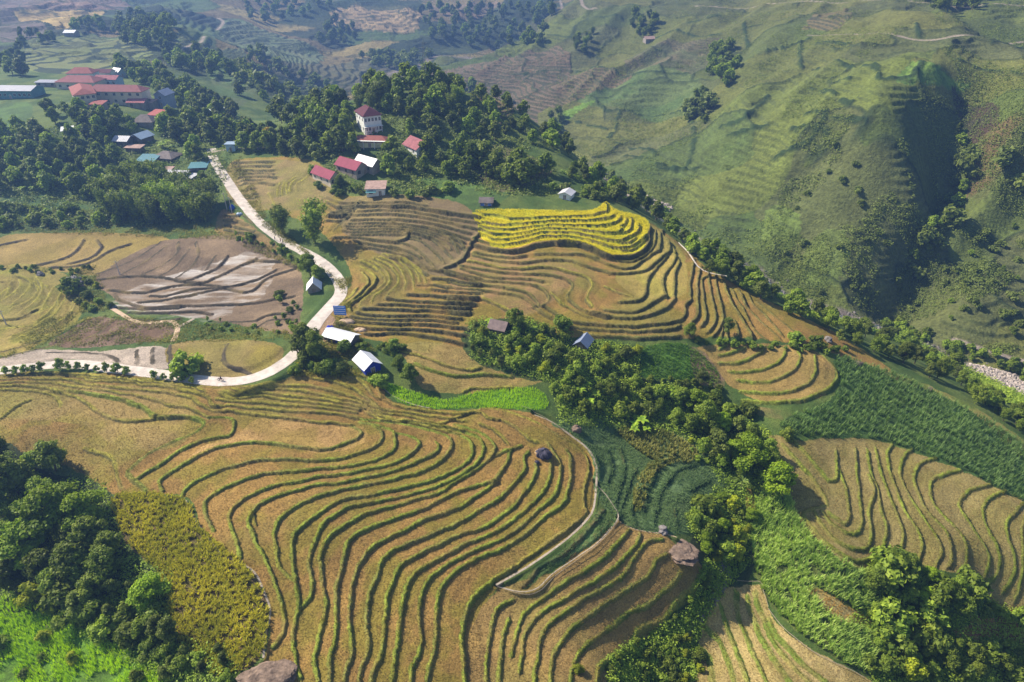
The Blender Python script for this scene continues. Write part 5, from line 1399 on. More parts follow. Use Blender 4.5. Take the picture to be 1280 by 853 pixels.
crop('lush_grass', ['lush'], 8, 4, .3, .75, .045, 'leaf_grass', .2, label='vivid green strip of young grass behind the footpath')
crop('bean_crop', ['yellowpatch'], 3.8, 7, .6, 1.1, .17, 'leaf_bean', .5, keep=lambda x, y: vnoise(x, y, 2.2, 71) > .1, label='yellowing leafy crop beside the lower left thicket')
crop('vegetable_rows', ['soilJ', 'soilJ2'], 10, 4, .28, .42, .06, 'leaf_veg', .5, keep=veg_keep, label='dark green vegetable plants on curved beds')
crop('shrub_crop', [SHRUB], 3.2, 8, .55, 1.2, .14, 'leaf_shrub', .5, label='knee high leafy crop with pale tips between the dark vegetable beds')
crop('green_bed', ['bed'], 6, 5, .35, .5, .08, 'leaf_bed', .5, label='bright green leafy bed below the golden terraces')
crop('dry_grass', ['drygrass', 'drystrip'], 6, 4, .35, .7, .04, 'leaf_dry', .3, label='tawny dry grass between two strips of maize')

grove("300,60 400,95 420,130 380,140 300,125 290,95", 34, ['fardark', 'farbush', 'farmid'], 6, 10, 'dark tree on the shaded slope dropping into the far valley', 'trees of the slope into the far valley', 9, **F_)
grove("300,0 420,0 400,22 340,30 300,25", 26, ['fardark', 'farmid'], 8, 13, 'dark tree on the hazy ridge at the top', 'trees of the hazy ridge at the top', 14, **F_)
grove("20,45 60,40 70,52 30,60", 8, ['fardark'], 6, 9, 'dark tree beside the white roofed hut on the far terraces', 'trees by the far hut', 7, **F_)
# ripe rice keeps clear of the terrace faces
RL = [e for e in EDGES if e[0] == 'rice']
W = area_points(REG['rice'], 7, rg)
dm = np.full(len(W), 9.0)
for st, wl, nr, h in EW:
    if st != 'rice': continue
    for i in range(0, len(wl)-1):
        a = wl[i]; d = wl[i+1]-a; t = np.clip(((W[:, :2]-a)@d)/(d@d+1e-9), 0, 1); v = W[:, :2]-a-t[:, None]*d
        dd = np.hypot(v[:, 0], v[:, 1])*np.where(v@nr[i] > 0, 2.2, 1.0)
        dm = np.minimum(dm, dd)
W = W[dm > 1.05]
V, Fq, sh = blades(W, 5, .3, .6, .06, rg, .6)
sh = np.clip(.35*sh+.65*np.tile(np.repeat(vnoise(W[:, 0], W[:, 1]*2.5, 16, 5), 5), 2), 0, 1)
stuff_obj('ripe_rice', V, Fq, sh, 'leaf_rice', 'bright yellow ripe rice on curving terraces')
# grass on the terrace edges
pts = []; hs = []
for st, wl, nr, h in EW:
    if st in ('wet', 'veg', 'rice'): continue
    m = np.hypot(wl[:, 0], wl[:, 1]) < 250
    if not m.any(): continue
    dens = 4.2 if st in ('green', 'lime') else 2.4
    L_ = np.concatenate([[0], np.cumsum(np.linalg.norm(np.diff(wl, axis=0), axis=1))]); n = int(L_[-1]*dens)
    if n < 2: continue
    s_ = rg.uniform(0, L_[-1], n); x = np.interp(s_, L_, wl[:, 0]); y = np.interp(s_, L_, wl[:, 1]); nx = np.interp(s_, L_, nr[:, 0]); ny = np.interp(s_, L_, nr[:, 1])
    o = rg.normal(.12, .22, n)
    p = np.stack([x+nx*o, y+ny*o], 1); keep = (vnoise(p[:, 0], p[:, 1], 2, 88) > .25) & (np.hypot(p[:, 0], p[:, 1]) < 250)
    pts.append(p[keep])
p = np.vstack(pts); W = np.column_stack([p, ground(p[:, 0], p[:, 1])-.03])
V, Fq, sh = blades(W, 4, .22, .34, .045, rg, .4)
stuff_obj('terrace_edge_grass', V, Fq, sh, 'leaf_bund', 'green grass growing along the terrace edges')
print('edge tufts', len(W))
# low cover: clusters of leaves on rough ground
def cover(name, polys, n, size, spread, per, mat, zh, thr=.0, sc=8, label=None, seed=3):
    rng = np.random.default_rng(seed); tot = []
    for s, k in zip(polys, n):
        px = poly_pixels(s, k, rng); tot.append(march(px[:, 0], px[:, 1], hmac))
    w = np.vstack(tot); q = vnoise(w[:, 0], w[:, 1], sc, 17)+.5*vnoise(w[:, 0], w[:, 1], sc*.4, 19); w = w[q > thr]
    w[:, 2] = ground(w[:, 0], w[:, 1]); S = rng.uniform(.5, 1.3, len(w))
    B = np.repeat(w, per, 0); S = np.repeat(S, per); off = rng.normal(size=B.shape)*np.array([spread, spread, zh])*S[:, None]; off[:, 2] = np.abs(off[:, 2])
    V, Fq = leaf_arrays(B+off, off/np.array([spread, spread, zh])+rng.normal(size=B.shape)*.5+np.array([0, 0, .8]), size*S*rng.uniform(.7, 1.3, len(B)), rng)
    sh = np.clip(np.repeat(vnoise(w[:, 0], w[:, 1], 12, 23), per)*.6+.4*rng.uniform(0, 1, len(B)), 0, 1)
    stuff_obj(name, V, Fq, sh, mat, label)
cover('mountain_scrub', ["690,150 700,60 900,0 1285,0 1285,465 1180,425 1110,400 1000,370 900,310 790,240 700,190"], [60000], .34, .7, 5, 'leaf_scrub', .5, .86, 30, 'low scrub covering the mountain')
cover('mountain_bushes', ["960,200 1090,150 1160,180 1190,300 1110,395 1000,370 900,310 850,270", "1150,340 1285,250 1285,465 1180,425"], [9000, 7000], .42, .9, 5, 'leaf_scrub', .7, .9, 16, 'taller scrub on the lower face of the mountain', 8)
cover('river_thicket', ["700,215 830,270 900,330 1010,395 1130,430 1285,520 1285,500 1150,430 1000,385 900,325 860,290 740,225"], [5000], .4, .7, 6, 'leaf_mid', .9, 0, label='green undergrowth along the river bank')
cover('thicket_undergrowth', ["0,560 60,600 130,600 160,690 215,720 215,800 290,815 300,853 200,853 60,765 0,745", "690,475 860,480 960,540 990,600 940,690 890,700 860,660 900,600 860,545 700,530",
  "1080,715 1230,745 1285,770 1285,853 1090,853 1060,790", "585,400 650,395 800,438 800,480 690,480 590,450", "760,825 860,760 880,700 940,700 905,735 870,800 870,853 760,853"],
  [4200, 5200, 4500, 3600, 3600], .24, .5, 6, 'leaf_mid', .55, .0, 5, 'tangled green undergrowth of the gullies and thickets')
cover('village_undergrowth', ["0,170 130,150 300,150 290,200 265,280 0,285", "345,150 600,110 700,190 690,245 430,240 400,200 300,190"], [7000, 7000], .42, .8, 5, 'leaf_scrub', .6, .55, 9, 'green undergrowth around the village houses')
cover('verge_weeds', ["300,195 330,262 420,350 440,345 425,400 470,440 470,470 380,470 360,470 440,380 400,330 330,285 285,210", "0,290 60,262 180,262 285,285 372,325 378,340 285,300 60,292", "0,335 120,333 140,395 215,400 372,415 372,425 240,428 60,435 0,450 60,400 100,390 80,345"],
  [7000, 4500, 5000], .2, .5, 5, 'leaf_bund', .35, .55, 5, 'weeds and grass on the road banks and field margins')

# cut straw standing on the near fields
qs = [area_points(REG[r], 3.4, rg) for r in ('fieldA', 'fieldA2', 'fieldG', 'fieldF', 'fieldH', 'fieldI')]
W = np.vstack(qs); W = W[(np.hypot(W[:, 0], W[:, 1]) < 235) & (vnoise(W[:, 0], W[:, 1], 1.3, 7)+.4*vnoise(W[:, 0], W[:, 1], 9, 8) > .42)]
V, Fq, sh = blades(W, 3, .17, .24, .055, rg, .3)
sh = np.clip(.5*sh+.7*np.tile(np.repeat(vnoise(W[:, 0], W[:, 1], 7, 9), 3), 2)-.1, 0, 1)
stuff_obj('rice_stubble', V, Fq, sh, 'leaf_stubble', 'cut rice stubble on the terraces'); print('stubble', len(W))
# ------------------------------------------------------------------ buildings
for n_, c_, v_ in [('roof_red', (.24, .085, .085), .2), ('roof_brick', (.27, .085, .07), .2), ('roof_red2', (.30, .10, .08), .15), ('roof_pink', (.33, .12, .13), .25), ('roof_magenta', (.30, .07, .10), .15),
  ('roof_dark', (.09, .02, .03), .25), ('roof_vermilion', (.36, .10, .08), .15), ('roof_tan', (.36, .24, .20), .3), ('roof_thatch', (.17, .14, .13), .35), ('roof_brown', (.19, .14, .13), .3),
  ('wall_cream', (.66, .56, .42), .12), ('wall_cream2', (.72, .68, .40), .1), ('wall_white', (.74, .74, .70), .1), ('wall_blue', (.36, .48, .58), .15), ('wall_grey', (.30, .26, .22), .2),
  ('wall_slate', (.27, .31, .40), .15), ('wall_dark', (.15, .12, .10), .3), ('wall_teal', (.10, .24, .25), .2), ('wall_bluetarp', (.12, .22, .62), .2), ('wall_blueshed', (.015, .04, .42), .12),
  ('concrete', (.60, .53, .47), .16), ('dirt_path', (.50, .36, .24), .2), ('dirt_grey', (.36, .30, .23), .2), ('wood', (.26, .2, .15), .3), ('steel', (.3, .31, .32), .2), ('tarp_dark', (.055, .05, .075), .5),
  ('straw', (.45, .31, .15), .3), ('skin', (.3, .18, .12), .1), ('cloth_dark', (.03, .035, .06), .2), ('cloth_red', (.3, .05, .04), .2), ('rubber', (.02, .02, .02), .2), ('paint_blue', (.02, .09, .5), .1)]:
    plain(n_, c_, .85, .3, v_, .7)
for n_, c_ in [('metal_white', (.78, .78, .80)), ('metal_pale', (.55, .54, .56)), ('metal_grey', (.38, .38, .42)), ('metal_blue', (.28, .37, .48)), ('metal_slate', (.22, .26, .36)), ('metal_teal', (.08, .22, .25))]:
    plain(n_, c_, .5, .5, .12, .5)
plain('pane_glass', (.03, .04, .05), .2, .6, .1); plain('sign_blue', (.02, .20, .75), .5, .5, .05); plain('sign_white', (.7, .8, .9), .5, .4, .05)
plain('rock_brown', (.19, .135, .10), .9, .2, .6, .9, bump=.4); plain('rock_grey', (.20, .18, .17), .9, .2, .5, .9, bump=.25); plain('rock_pale', (.46, .39, .34), .9, .2, .35, .6)

def roof_mb(kind, w, d, h, rh, ov=.55, th_=.14, ridge=None):
    mb = MB(); x0, x1, y0, y1 = -w/2-ov, w/2+ov, -d/2-ov, d/2+ov; z = h
    def slab(pts):          # a roof plane with thickness
        lo = [(p[0], p[1], p[2]-th_) for p in pts]; mb.face(pts); mb.face(lo[::-1])
        for i in range(len(pts)): a, b = i, (i+1) % len(pts); mb.face([pts[a], lo[a], lo[b], pts[b]])
    zl = z-ov*rh/(d/2)
    if kind == 'hip':
        r = max(w/2-d/2*.85, .3)
        if w >= d: A, B = (-r, 0, z+rh), (r, 0, z+rh); slab([(x0, y0, zl), (x1, y0, zl), B, A]); slab([(x1, y1, zl), (x0, y1, zl), A, B]); slab([(x0, y1, zl), (x0, y0, zl), A]); slab([(x1, y0, zl), (x1, y1, zl), B])
        else:
            r = d/2-w/2*.85; A, B = (0, -r, z+rh), (0, r, z+rh); slab([(x0, y1, zl), (x0, y0, zl), A, B]); slab([(x1, y0, zl), (x1, y1, zl), B, A]); slab([(x0, y0, zl), (x1, y0, zl), A]); slab([(x1, y1, zl), (x0, y1, zl), B])
    elif kind == 'gable':
        if w >= d: slab([(x0, y0, zl), (x1, y0, zl), (x1, 0, z+rh), (x0, 0, z+rh)]); slab([(x1, y1, zl), (x0, y1, zl), (x0, 0, z+rh), (x1, 0, z+rh)])
        else:
            zl = z-ov*rh/(w/2); slab([(x0, y1, zl), (x0, y0, zl), (0, y0, z+rh), (0, y1, z+rh)]); slab([(x1, y0, zl), (x1, y1, zl), (0, y1, z+rh), (0, y0, z+rh)])
    elif kind == 'shed': slab([(x0, y0, z), (x1, y0, z), (x1, y1, z+rh), (x0, y1, z+rh)])
    else: slab([(x0, y0, z+.02), (x1, y0, z+.02), (x1, y1, z+.02), (x0, y1, z+.02)])
    return mb
def ribs(mb, kind, w, d, h, rh, ov=.55):
    """raised seams running down the slope"""
    if kind not in ('gable', 'shed'): return
    if w < d and kind == 'gable':
        n = int((d+2*ov)/.9)
        for i in range(n+1):
            y = -d/2-ov+.04+i*(d+2*ov-.08)/n
            for s in (-1, 1):
                a = (s*(w/2+ov), h-ov*rh/(w/2)+.003); b = (0, h+rh+.003); mb.face([(a[0], y-.03, a[1]), (b[0], y-.03, b[1]), (b[0], y, b[1]+.05), (a[0], y, a[1]+.05)]); mb.face([(a[0], y, a[1]+.05), (b[0], y, b[1]+.05), (b[0], y+.03, b[1]), (a[0], y+.03, a[1])])
        return
    n = int((w+2*ov)/.9)
    for i in range(n+1):
        x = -w/2-ov+.04+i*(w+2*ov-.08)/n
        L = [((-d/2-ov, h if kind == 'shed' else h-ov*rh/(d/2)), (d/2+ov, h+rh) if kind == 'shed' else (0, h+rh))]
        if kind == 'gable': L.append(((d/2+ov, h-ov*rh/(d/2)), (0, h+rh)))
        for a, b in L:
            mb.face([(x-.03, a[0], a[1]+.003), (x-.03, b[0], b[1]+.003), (x, b[0], b[1]+.05), (x, a[0], a[1]+.05)]); mb.face([(x, a[0], a[1]+.05), (x, b[0], b[1]+.05), (x+.03, b[0], b[1]+.003), (x+.03, a[0], a[1]+.003)])
HB = []
for h_, (c, w, d, rot) in zip(HOUSES, SITES):
    nm, lb, cat, u, v, wpx, dep, H, deg, rk, rh, rc, wc, ns, nw = h_
    z = float(ground(c[0]+dep*.5*math.sin(rot), c[1]-dep*.5*math.cos(rot))[0])
    e = bpy.data.objects.new(nm, None); COL.objects.link(e); e.location = (c[0], c[1], z); e.rotation_euler = (0, 0, rot); tag(e, lb, cat)
    wb = MB(); wb.box(-w/2, w/2, -d/2, d/2, -2.0, H)
    # gable ends
    if rk == 'gable':
        if w >= d:
            for s in (-1, 1): wb.face([(s*w/2, -d/2, H), (s*w/2, d/2, H), (s*w/2, 0, H+rh-.15)][::s])
        else:
            for s in (-1, 1): wb.face([(-w/2, s*d/2, H), (w/2, s*d/2, H), (0, s*d/2, H+rh-.15)][::-s])
    if rk == 'shed':
        for s in (-1, 1): wb.face([(s*w/2, -d/2, H), (s*w/2, d/2, H), (s*w/2, d/2, H+rh-.15)][::s])
        wb.face([(w/2, d/2, H), (-w/2, d/2, H), (-w/2, d/2, H+rh-.15), (w/2, d/2, H+rh-.15)])
    wb.build('wall', wc, e)
    rm = roof_mb(rk, w, d, H+.02, rh); 
    if rc.startswith('metal') or rc in ('roof_red', 'roof_pink', 'roof_magenta'): ribs(rm, rk, w, d, H+.02, rh)
    rm.build('roof', rc, e)
    sh_ = H/ns
    def opening(x, z0, ww, hh, side, name='window'):
        m_ = MB(); p_ = MB()
        if side == 'front': F_ = lambda q: (x+q[0], -d/2-q[1], z0+q[2])
        elif side == 'left': F_ = lambda q: (-w/2-q[1], -x-q[0], z0+q[2])
        else: F_ = lambda q: (w/2+q[1], x+q[0], z0+q[2])
        for a in ((-ww/2-.08, -ww/2, -.08, hh+.08), (ww/2, ww/2+.08, -.08, hh+.08), (-ww/2, ww/2, -.08, 0), (-ww/2, ww/2, hh, hh+.08), (-.03, .03, 0, hh)): m_.box(a[0], a[1], -.03, .07, a[2], a[3], fr=F_)
        o = m_.build(name, 'wood' if wc in ('wall_dark', 'wall_grey') else 'wall_white', e)
        p_.box(-ww/2, ww/2, -.02, .03, 0, hh, fr=F_); p_.build('pane' if name == 'window' else 'leaf', 'pane_glass' if name == 'window' else 'wood', o)
    for s in range(ns):
        n = nw
        for i in range(n):
            x = -w/2+(i+.5)*w/n
            if s == 0 and i == n//2 and cat != 'school building': opening(x, .05, min(1.1, w/n*.6), min(2.1, H*.8), 'front', 'door')
            else: opening(x, s*sh_+sh_*.32, min(1.5, w/n*.55), min(1.4, sh_*.45), 'front')
        if nw and d > 5:
            k = max(1, int(d/4))
            for i in range(k): opening(-d/2+(i+.5)*d/k, s*sh_+sh_*.32, 1.1, min(1.3, sh_*.42), 'left' if rot <= .3 else 'left')
    if nw == 0: opening(0, .05, min(1.2, w*.3), min(1.9, H*.8), 'front', 'door')
    if 'teal porch' in lb: m_ = MB(); m_.box(-w/2, w*.05, -d/2-2.2, -d/2, 2.2, 2.3); m_.build('porch_roof', 'metal_teal', e)
    if 'white villa' in lb:
        m_ = MB(); m_.box(-w/2-.25, w/2+.25, -d/2-1.2, -d/2, 3.0, 3.15); m_.build('balcony', 'wall_white', e)
        for i in range(4): q_ = MB(); q_.box(-w/2+.2+i*(w-.7)/3, -w/2+.45+i*(w-.7)/3, -d/2-1.15, -d/2-.9, -1.5, 3.0); q_.build('column', 'wall_white', e)
    if 'blue tarpaulin on' in lb: m_ = MB(); m_.box(-w*.05, w*.25, -d/2-.12, -d/2-.04, .1, 1.9); m_.build('tarpaulin', 'wall_blueshed', e)
    if 'stilt' in lb:
        for sx in (-1, 1): q_ = MB(); q_.box(sx*(w/2-.1)-.1, sx*(w/2-.1)+.1, -d/2-.8, -d/2-.6, -1.2, H); q_.build('post', 'wood', e)

# ------------------------------------------------------------------ roads, paths, water
def ribbon(name, wl, z, half, mat, lift=.06, kind='structure', label=None, cat=None, n=5):
    d = np.gradient(wl, axis=0); d /= np.linalg.norm(d, axis=1)[:, None]+1e-9; nr = np.stack([-d[:, 1], d[:, 0]], 1)
    V = []; m = len(wl); off = np.linspace(-1, 1, n)
    wv = 1+.16*(vnoise(wl[:, 0], wl[:, 1], 9, 3)-.5)+.12*(vnoise(wl[:, 0], wl[:, 1], 2.4, 4)-.5)
    for k, o in enumerate(off):
        p = wl+nr*(o*half*wv)[:, None]; V.append(np.column_stack([p, z+lift+.05*(1-o*o)*min(half, 1)]))
    lo = [np.column_stack([V[0][:, :2], V[0][:, 2]-.6]), np.column_stack([V[-1][:, :2], V[-1][:, 2]-.6])]
    V = [lo[0]]+V+[lo[1]]; K = len(V); V = np.stack(V, 1).reshape(-1, 3); i = np.arange(m-1)[:, None]*K+np.arange(K-1)[None]
    Fq = np.stack([i, i+1, i+1+K, i+K], -1).reshape(-1, 4)
    me = bpy.data.meshes.new(name); me.from_pydata(V.tolist(), [], Fq[:, ::-1].tolist()); me.materials.append(MATS[mat]); me.update()
    if me.polygons[len(me.polygons)//2].normal.z < 0: me.flip_normals()
    o = bpy.data.objects.new(name, me); COL.objects.link(o)
    if kind: o['kind'] = kind
    if label: tag(o, label, cat)
    return o
plain('road_concrete', (.55, .48, .42), .9, .2, .3, .35)
ribbon('village_road', ROAD[0], ROAD[1], 2.2, 'road_concrete', .07)
ribbon('dirt_track', TRACK[0], TRACK[1], .75, 'dirt_path'); ribbon('dirt_track', TRACK2[0], TRACK2[1], .55, 'dirt_grey')
ribbon('village_lane', LANE[0], LANE[1], .9, 'dirt_grey')
for i, (p_, hw, mt) in enumerate(zip(PATHS, (.26, .12, .12, .2, .26, .16), ('dirt_grey', 'dirt_grey', 'dirt_path', 'dirt_grey', 'concrete', 'dirt_grey'))):
    ribbon('footpath', p_[0], p_[1], hw, mt, .05)
zs = ground(STREAM[:, 0], STREAM[:, 1]); k_ = STREAM[:, 1] < 560
plain('stream_water', (.10, .12, .11), .12, .6, .2)
ribbon('stream_water', STREAM[k_], np.minimum.accumulate(zs[k_][::-1])[::-1], 1.6, 'stream_water', .12, n=3)
# thin bamboo water pipe and rail along the maize, bottom right
def rail(name, s, label, cat, post_h=.55, every=3.0, r=.05, mat='dirt_grey'):
    wl = smooth(to_world(parse_line(s)), 1.0); z = ground(wl[:, 0], wl[:, 1])+post_h
    e = bpy.data.objects.new(name, None); COL.objects.link(e); e.location = (wl[0, 0], wl[0, 1], z[0]-post_h); tag(e, label, cat); o = np.array([wl[0, 0], wl[0, 1], z[0]-post_h])
    P3 = np.column_stack([wl, z])-o; mb = MB(); mb.tube([tuple(p) for p in P3], [r]*len(P3), 5); mb.build('rail', mat, e)
    for i in range(0, len(P3), max(1, int(every))):
        mb = MB(); p = P3[i]; mb.tube([(p[0], p[1], p[2]-post_h-.3), (p[0], p[1], p[2]+.04)], [.045, .04], 5); mb.build('post', 'wood', e)
    return e
rail('rail_fence', "e8 0,490 40,545 90,600 150,650 200,690 250,720 300,745 350,770 420,800 480,835", 'low pale bamboo rail between the narrow terraces and the maize', 'fence', r=.07)
rail('rail_fence', "e7 1125,345 1180,352 1240,356 1255,400 1280,480", 'short pale rail at the top of the narrow lower right terraces', 'fence', r=.06)
rail('rail_fence', "744,604 757,620 768,638 774,650 764,664 748,682 724,700 694,722 674,742 652,746 622,734", 'grey rail around the strip of vegetables beside the big terraces', 'fence', .5, 4, .05)
rail('rail_fence', "c1 330,60 480,110 560,160 640,220 700,270", 'rail along the footpath at the top of the big terraces', 'fence', .5, 4, .05)

# ------------------------------------------------------------------ rocks
def boulder(nm, u, v, wpx, d, h, label, mat='rock_brown', seed=1, rot=0, sub=4, cat='rock', lumps=.30):
    import bmesh
    w_ = at(u, v)[0]; wid = wpx*scale_at(w_); bm = bmesh.new(); bmesh.ops.create_icosphere(bm, subdivisions=sub, radius=1)
    co = np.array([q.co[:] for q in bm.verts]); s = seed*13.7
    n = (vnoise(co[:, 0]+s, co[:, 1]+co[:, 2]*1.7, .7, seed)-.5)+.5*(vnoise(co[:, 0]-co[:, 2], co[:, 1]+s, .3, seed+3)-.5)+.25*(vnoise(co[:, 0]+co[:, 1], co[:, 2]*2+s, .12, seed+5)-.5)
    co = co*(1+lumps*n*1.5)[:, None]; co[:, 2] = np.where(co[:, 2] < 0, co[:, 2]*.6, co[:, 2]); co = np.round(co*9)/9*.35+co*.65
    for q, c_ in zip(bm.verts, co): q.co = (c_[0]*wid/2, c_[1]*d/2, c_[2]*h)
    me = bpy.data.meshes.new(nm); bm.to_mesh(me); bm.free(); me.materials.append(MATS[mat])
    o = bpy.data.objects.new(nm, me); COL.objects.link(o); o.location = (w_[0], w_[1]+d*.3, float(ground(w_[0], w_[1]+d*.3)[0])+.1); o.rotation_euler = (0, 0, math.radians(rot)); tag(o, label, cat); return o
boulder('rock_outcrop', 852, 704, 44, 7, 1.3, 'brown bare rock outcrop at the right end of the lower terraces', seed=2, rot=-25)
boulder('rock', 829, 668, 12, 3, 1.2, 'small grey rock just above the brown outcrop', 'rock_grey', 4)
boulder('rock', 332, 864, 78, 7, 1.8, 'large smooth brown boulder at the bottom edge', seed=6)
boulder('rock', 90, 357, 22, 6, 3.0, 'dark grey boulder among the small terraces on the left', 'rock_grey', 8)
boulder('rock', 100, 362, 9, 3, 2.0, 'smaller pinkish rock leaning on the dark boulder', 'rock_brown', 9)
boulder('rock', 1036, 428, 9, 3, 1.4, 'dark slanting rock at the end of the golden slope', 'rock_grey', 10)
boulder('rock', 1072, 457, 16, 2.5, .8, 'dark rubble rock at the top corner of the corn', 'rock_brown', 11)
boulder('earth_mound', 720, 540, 15, 2.6, 1.3, 'small brown earth mound beside the footpath above the vegetables', 'rock_brown', 12, cat='mound')
boulder('rock', 50, 345, 9, 2, 1.2, 'small grey rock at the top of the left terraces', 'rock_grey', 13)
boulder('rock', 1163, 489, 7, 2, 1.0, 'small reddish rock at the upper edge of the corn', 'rock_brown', 14)
def rubble(name, pts, sizes, mat, label, rng):
    import bmesh
    bm = bmesh.new(); bmesh.ops.create_icosphere(bm, subdivisions=1, radius=1); B = np.array([q.co[:] for q in bm.verts]); T = np.array([[q.index for q in f.verts] for f in bm.faces]); bm.free()
    n = len(pts); V = B[None]*(1+.35*rng.normal(size=(n, len(B), 1)).clip(-1, 1)); V = V*(sizes[:, None, None]*rng.uniform(.6, 1.2, (n, 1, 3)))+pts[:, None]
    Fq = (T[None]+(np.arange(n)*len(B))[:, None, None]).reshape(-1, 3); me = bpy.data.meshes.new(name); me.from_pydata(V.reshape(-1, 3).tolist(), [], Fq.tolist()); me.materials.append(MATS[mat])
    o = bpy.data.objects.new(name, me); COL.objects.link(o); o['kind'] = 'stuff'; o['label'] = label
rb = np.random.default_rng(5)
def along(n, sd, y1=520):
    s = STREAM[STREAM[:, 1] < y1]; i = rb.integers(0, len(s)-1, n); t = rb.uniform(0, 1, (n, 1)); p = s[i]*(1-t)+s[i+1]*t+rb.normal(0, sd, (n, 2)); return np.column_stack([p, ground(p[:, 0], p[:, 1])])
pp = along(2600, 3.2); rubble('river_boulders', pp, rb.uniform(.25, .9, len(pp))**1.3, 'rock_grey', 'grey boulders along the stream', rb)
q_ = poly_pixels("1198,453 1225,457 1285,472 1285,500 1240,488 1205,474", 1900, rb); w_ = march(q_[:, 0], q_[:, 1], hmac); w_[:, 2] = ground(w_[:, 0], w_[:, 1])
q2 = poly_pixels("1160,432 1172,440 1180,458 1166,452", 160, rb); w2 = march(q2[:, 0], q2[:, 1], hmac); w2[:, 2] = ground(w2[:, 0], w2[:, 1]); w_ = np.vstack([w_, w2])
rubble('pale_river_boulders', w_, rb.uniform(.3, .8, len(w_)), 'rock_pale', 'pale pinkish boulders of the dry river bed at the right edge', rb)
q_ = poly_pixels("780,240 800,243 840,258 838,266 800,255", 260, rb); w_ = march(q_[:, 0], q_[:, 1], hmac); w_[:, 2] = ground(w_[:, 0], w_[:, 1]); rubble('upper_river_boulders', w_, rb.uniform(.5, 1.5, len(w_)), 'rock_pale', 'boulders of the upper stream behind the yellow rice', rb)
q_ = poly_pixels("905,690 914,720 895,755 870,790 852,845 843,835 860,790 880,755 895,732", 320, rb); w_ = march(q_[:, 0], q_[:, 1], hmac); w_[:, 2] = ground(w_[:, 0], w_[:, 1]); rubble('gully_stones', w_, rb.uniform(.1, .55, len(w_)), 'rock_grey', 'stones in the gully beside the narrow terraces', rb)

# ------------------------------------------------------------------ straw stack under a tarpaulin
def mound_mesh(nm, wx, wy, h, mat, seed, fold=.12):
    n, k = 40, 14; V = []; F_ = []
    for j in range(k+1):
        t = j/k; r = math.cos(t*math.pi/2)**.6; zz = h*math.sin(t*math.pi/2)
        for i in range(n):
            a = 2*math.pi*i/n; f = 1+fold*math.sin(a*9+seed)*(1-t)+fold*.6*math.sin(a*17+seed*2+t*5); V.append((wx/2*r*f*math.cos(a), wy/2*r*f*math.sin(a), zz*(1+.1*math.sin(3*a+seed))))
    for j in range(k):
        for i in range(n): F_.append((j*n+i, j*n+(i+1) % n, (j+1)*n+(i+1) % n, (j+1)*n+i))
    me = bpy.data.meshes.new(nm); me.from_pydata(V, [], F_); me.materials.append(MATS[mat]); return me
w_ = at(678, 571)[0]; e = bpy.data.objects.new('straw_stack', None); COL.objects.link(e); e.location = (w_[0], w_[1]+.6, float(ground(w_[0], w_[1]+.6)[0])-.1); e.rotation_euler = (0, 0, -.35); tag(e, 'straw stack under a wrinkled dark tarpaulin on the big terraces', 'straw stack')
o = bpy.data.objects.new('straw', mound_mesh('straw', 4.6, 2.7, 1.3, 'straw', 1, .05)); COL.objects.link(o); o.parent = e
o = bpy.data.objects.new('tarpaulin', mound_mesh('tarpaulin', 4.5, 3.4, 1.8, 'tarp_dark', 3, .09)); COL.objects.link(o); o.parent = e; o.location = (.35, 0, .02)
w_ = at(671, 578)[0]; o = bpy.data.objects.new('bundle', mound_mesh('bundle', 1.5, 1.1, .7, 'tarp_dark', 6, .1)); COL.objects.link(o); o.location = (w_[0], w_[1], float(ground(w_[0], w_[1])[0])-.05); tag(o, 'small dark bundle just below the tarpaulin covered straw stack', 'bundle')

# ------------------------------------------------------------------ sign board, poles, mast, tank, tarps
w_ = at(426, 397)[0]; sc = scale_at(w_); e = bpy.data.objects.new('billboard', None); COL.objects.link(e); e.location = (w_[0], w_[1], float(ground(w_[0], w_[1])[0])); e.rotation_euler = (0, 0, -.08); tag(e, 'blue notice board with rows of white writing beside the road', 'billboard')
bw, bh = 15.5*sc, 12.5*sc; mb = MB(); mb.box(-bw/2, bw/2, -.06, .06, .9, .9+bh); bo = mb.build('board', 'sign_blue', e)
for i in range(4):
    mb = MB(); x = -bw/2+.2; z0 = .9+bh-.52-i*bh*.235; rr = random.Random(i)
    while x < bw/2-.35:
        l = rr.uniform(.14, .4); mb.box(x, min(x+l, bw/2-.15), -.075, -.063, z0, z0+.26); x += l+.07
    mb.build('writing', 'sign_white', bo)
for s in (-1, 1): mb = MB(); mb.box(s*(bw/2-.3)-.07, s*(bw/2-.3)+.07, .062, .2, -.6, .9+bh); mb.build('post', 'steel', e)
def pole(u, v, hpx, label, arms=1):
    w_ = at(u, v)[0]; sc = scale_at(w_); h = hpx*sc/.88; e = bpy.data.objects.new('utility_pole', None); COL.objects.link(e); e.location = (w_[0], w_[1], float(ground(w_[0], w_[1])[0])); tag(e, label, 'pole')
    mb = MB(); mb.tube([(0, 0, -.5), (0, 0, h)], [.2, .13], 8); mb.build('pole', 'concrete', e)
    for i in range(arms): mb = MB(); mb.box(-.9, .9, -.05, .05, h-.5-i*.7, h-.4-i*.7); mb.build('crossarm', 'steel', e)
pole(150, 344, 17, 'concrete utility pole standing at the edge of the flooded fields'); pole(8, 406, 18, 'concrete utility pole among the small terraces at the left edge')
pole(454, 206, 14, 'utility pole between the villas and the magenta roofs'); pole(284, 263, 20, 'utility pole beside the road near the blue tank'); pole(290, 266, 18, 'second utility pole, right beside the blue tank')
w_ = at(532, 112)[0]; h = 56*scale_at(w_); e = bpy.data.objects.new('lattice_mast', None); COL.objects.link(e); e.location = tuple(w_); tag(e, 'thin steel lattice mast rising above the wooded knoll', 'mast')
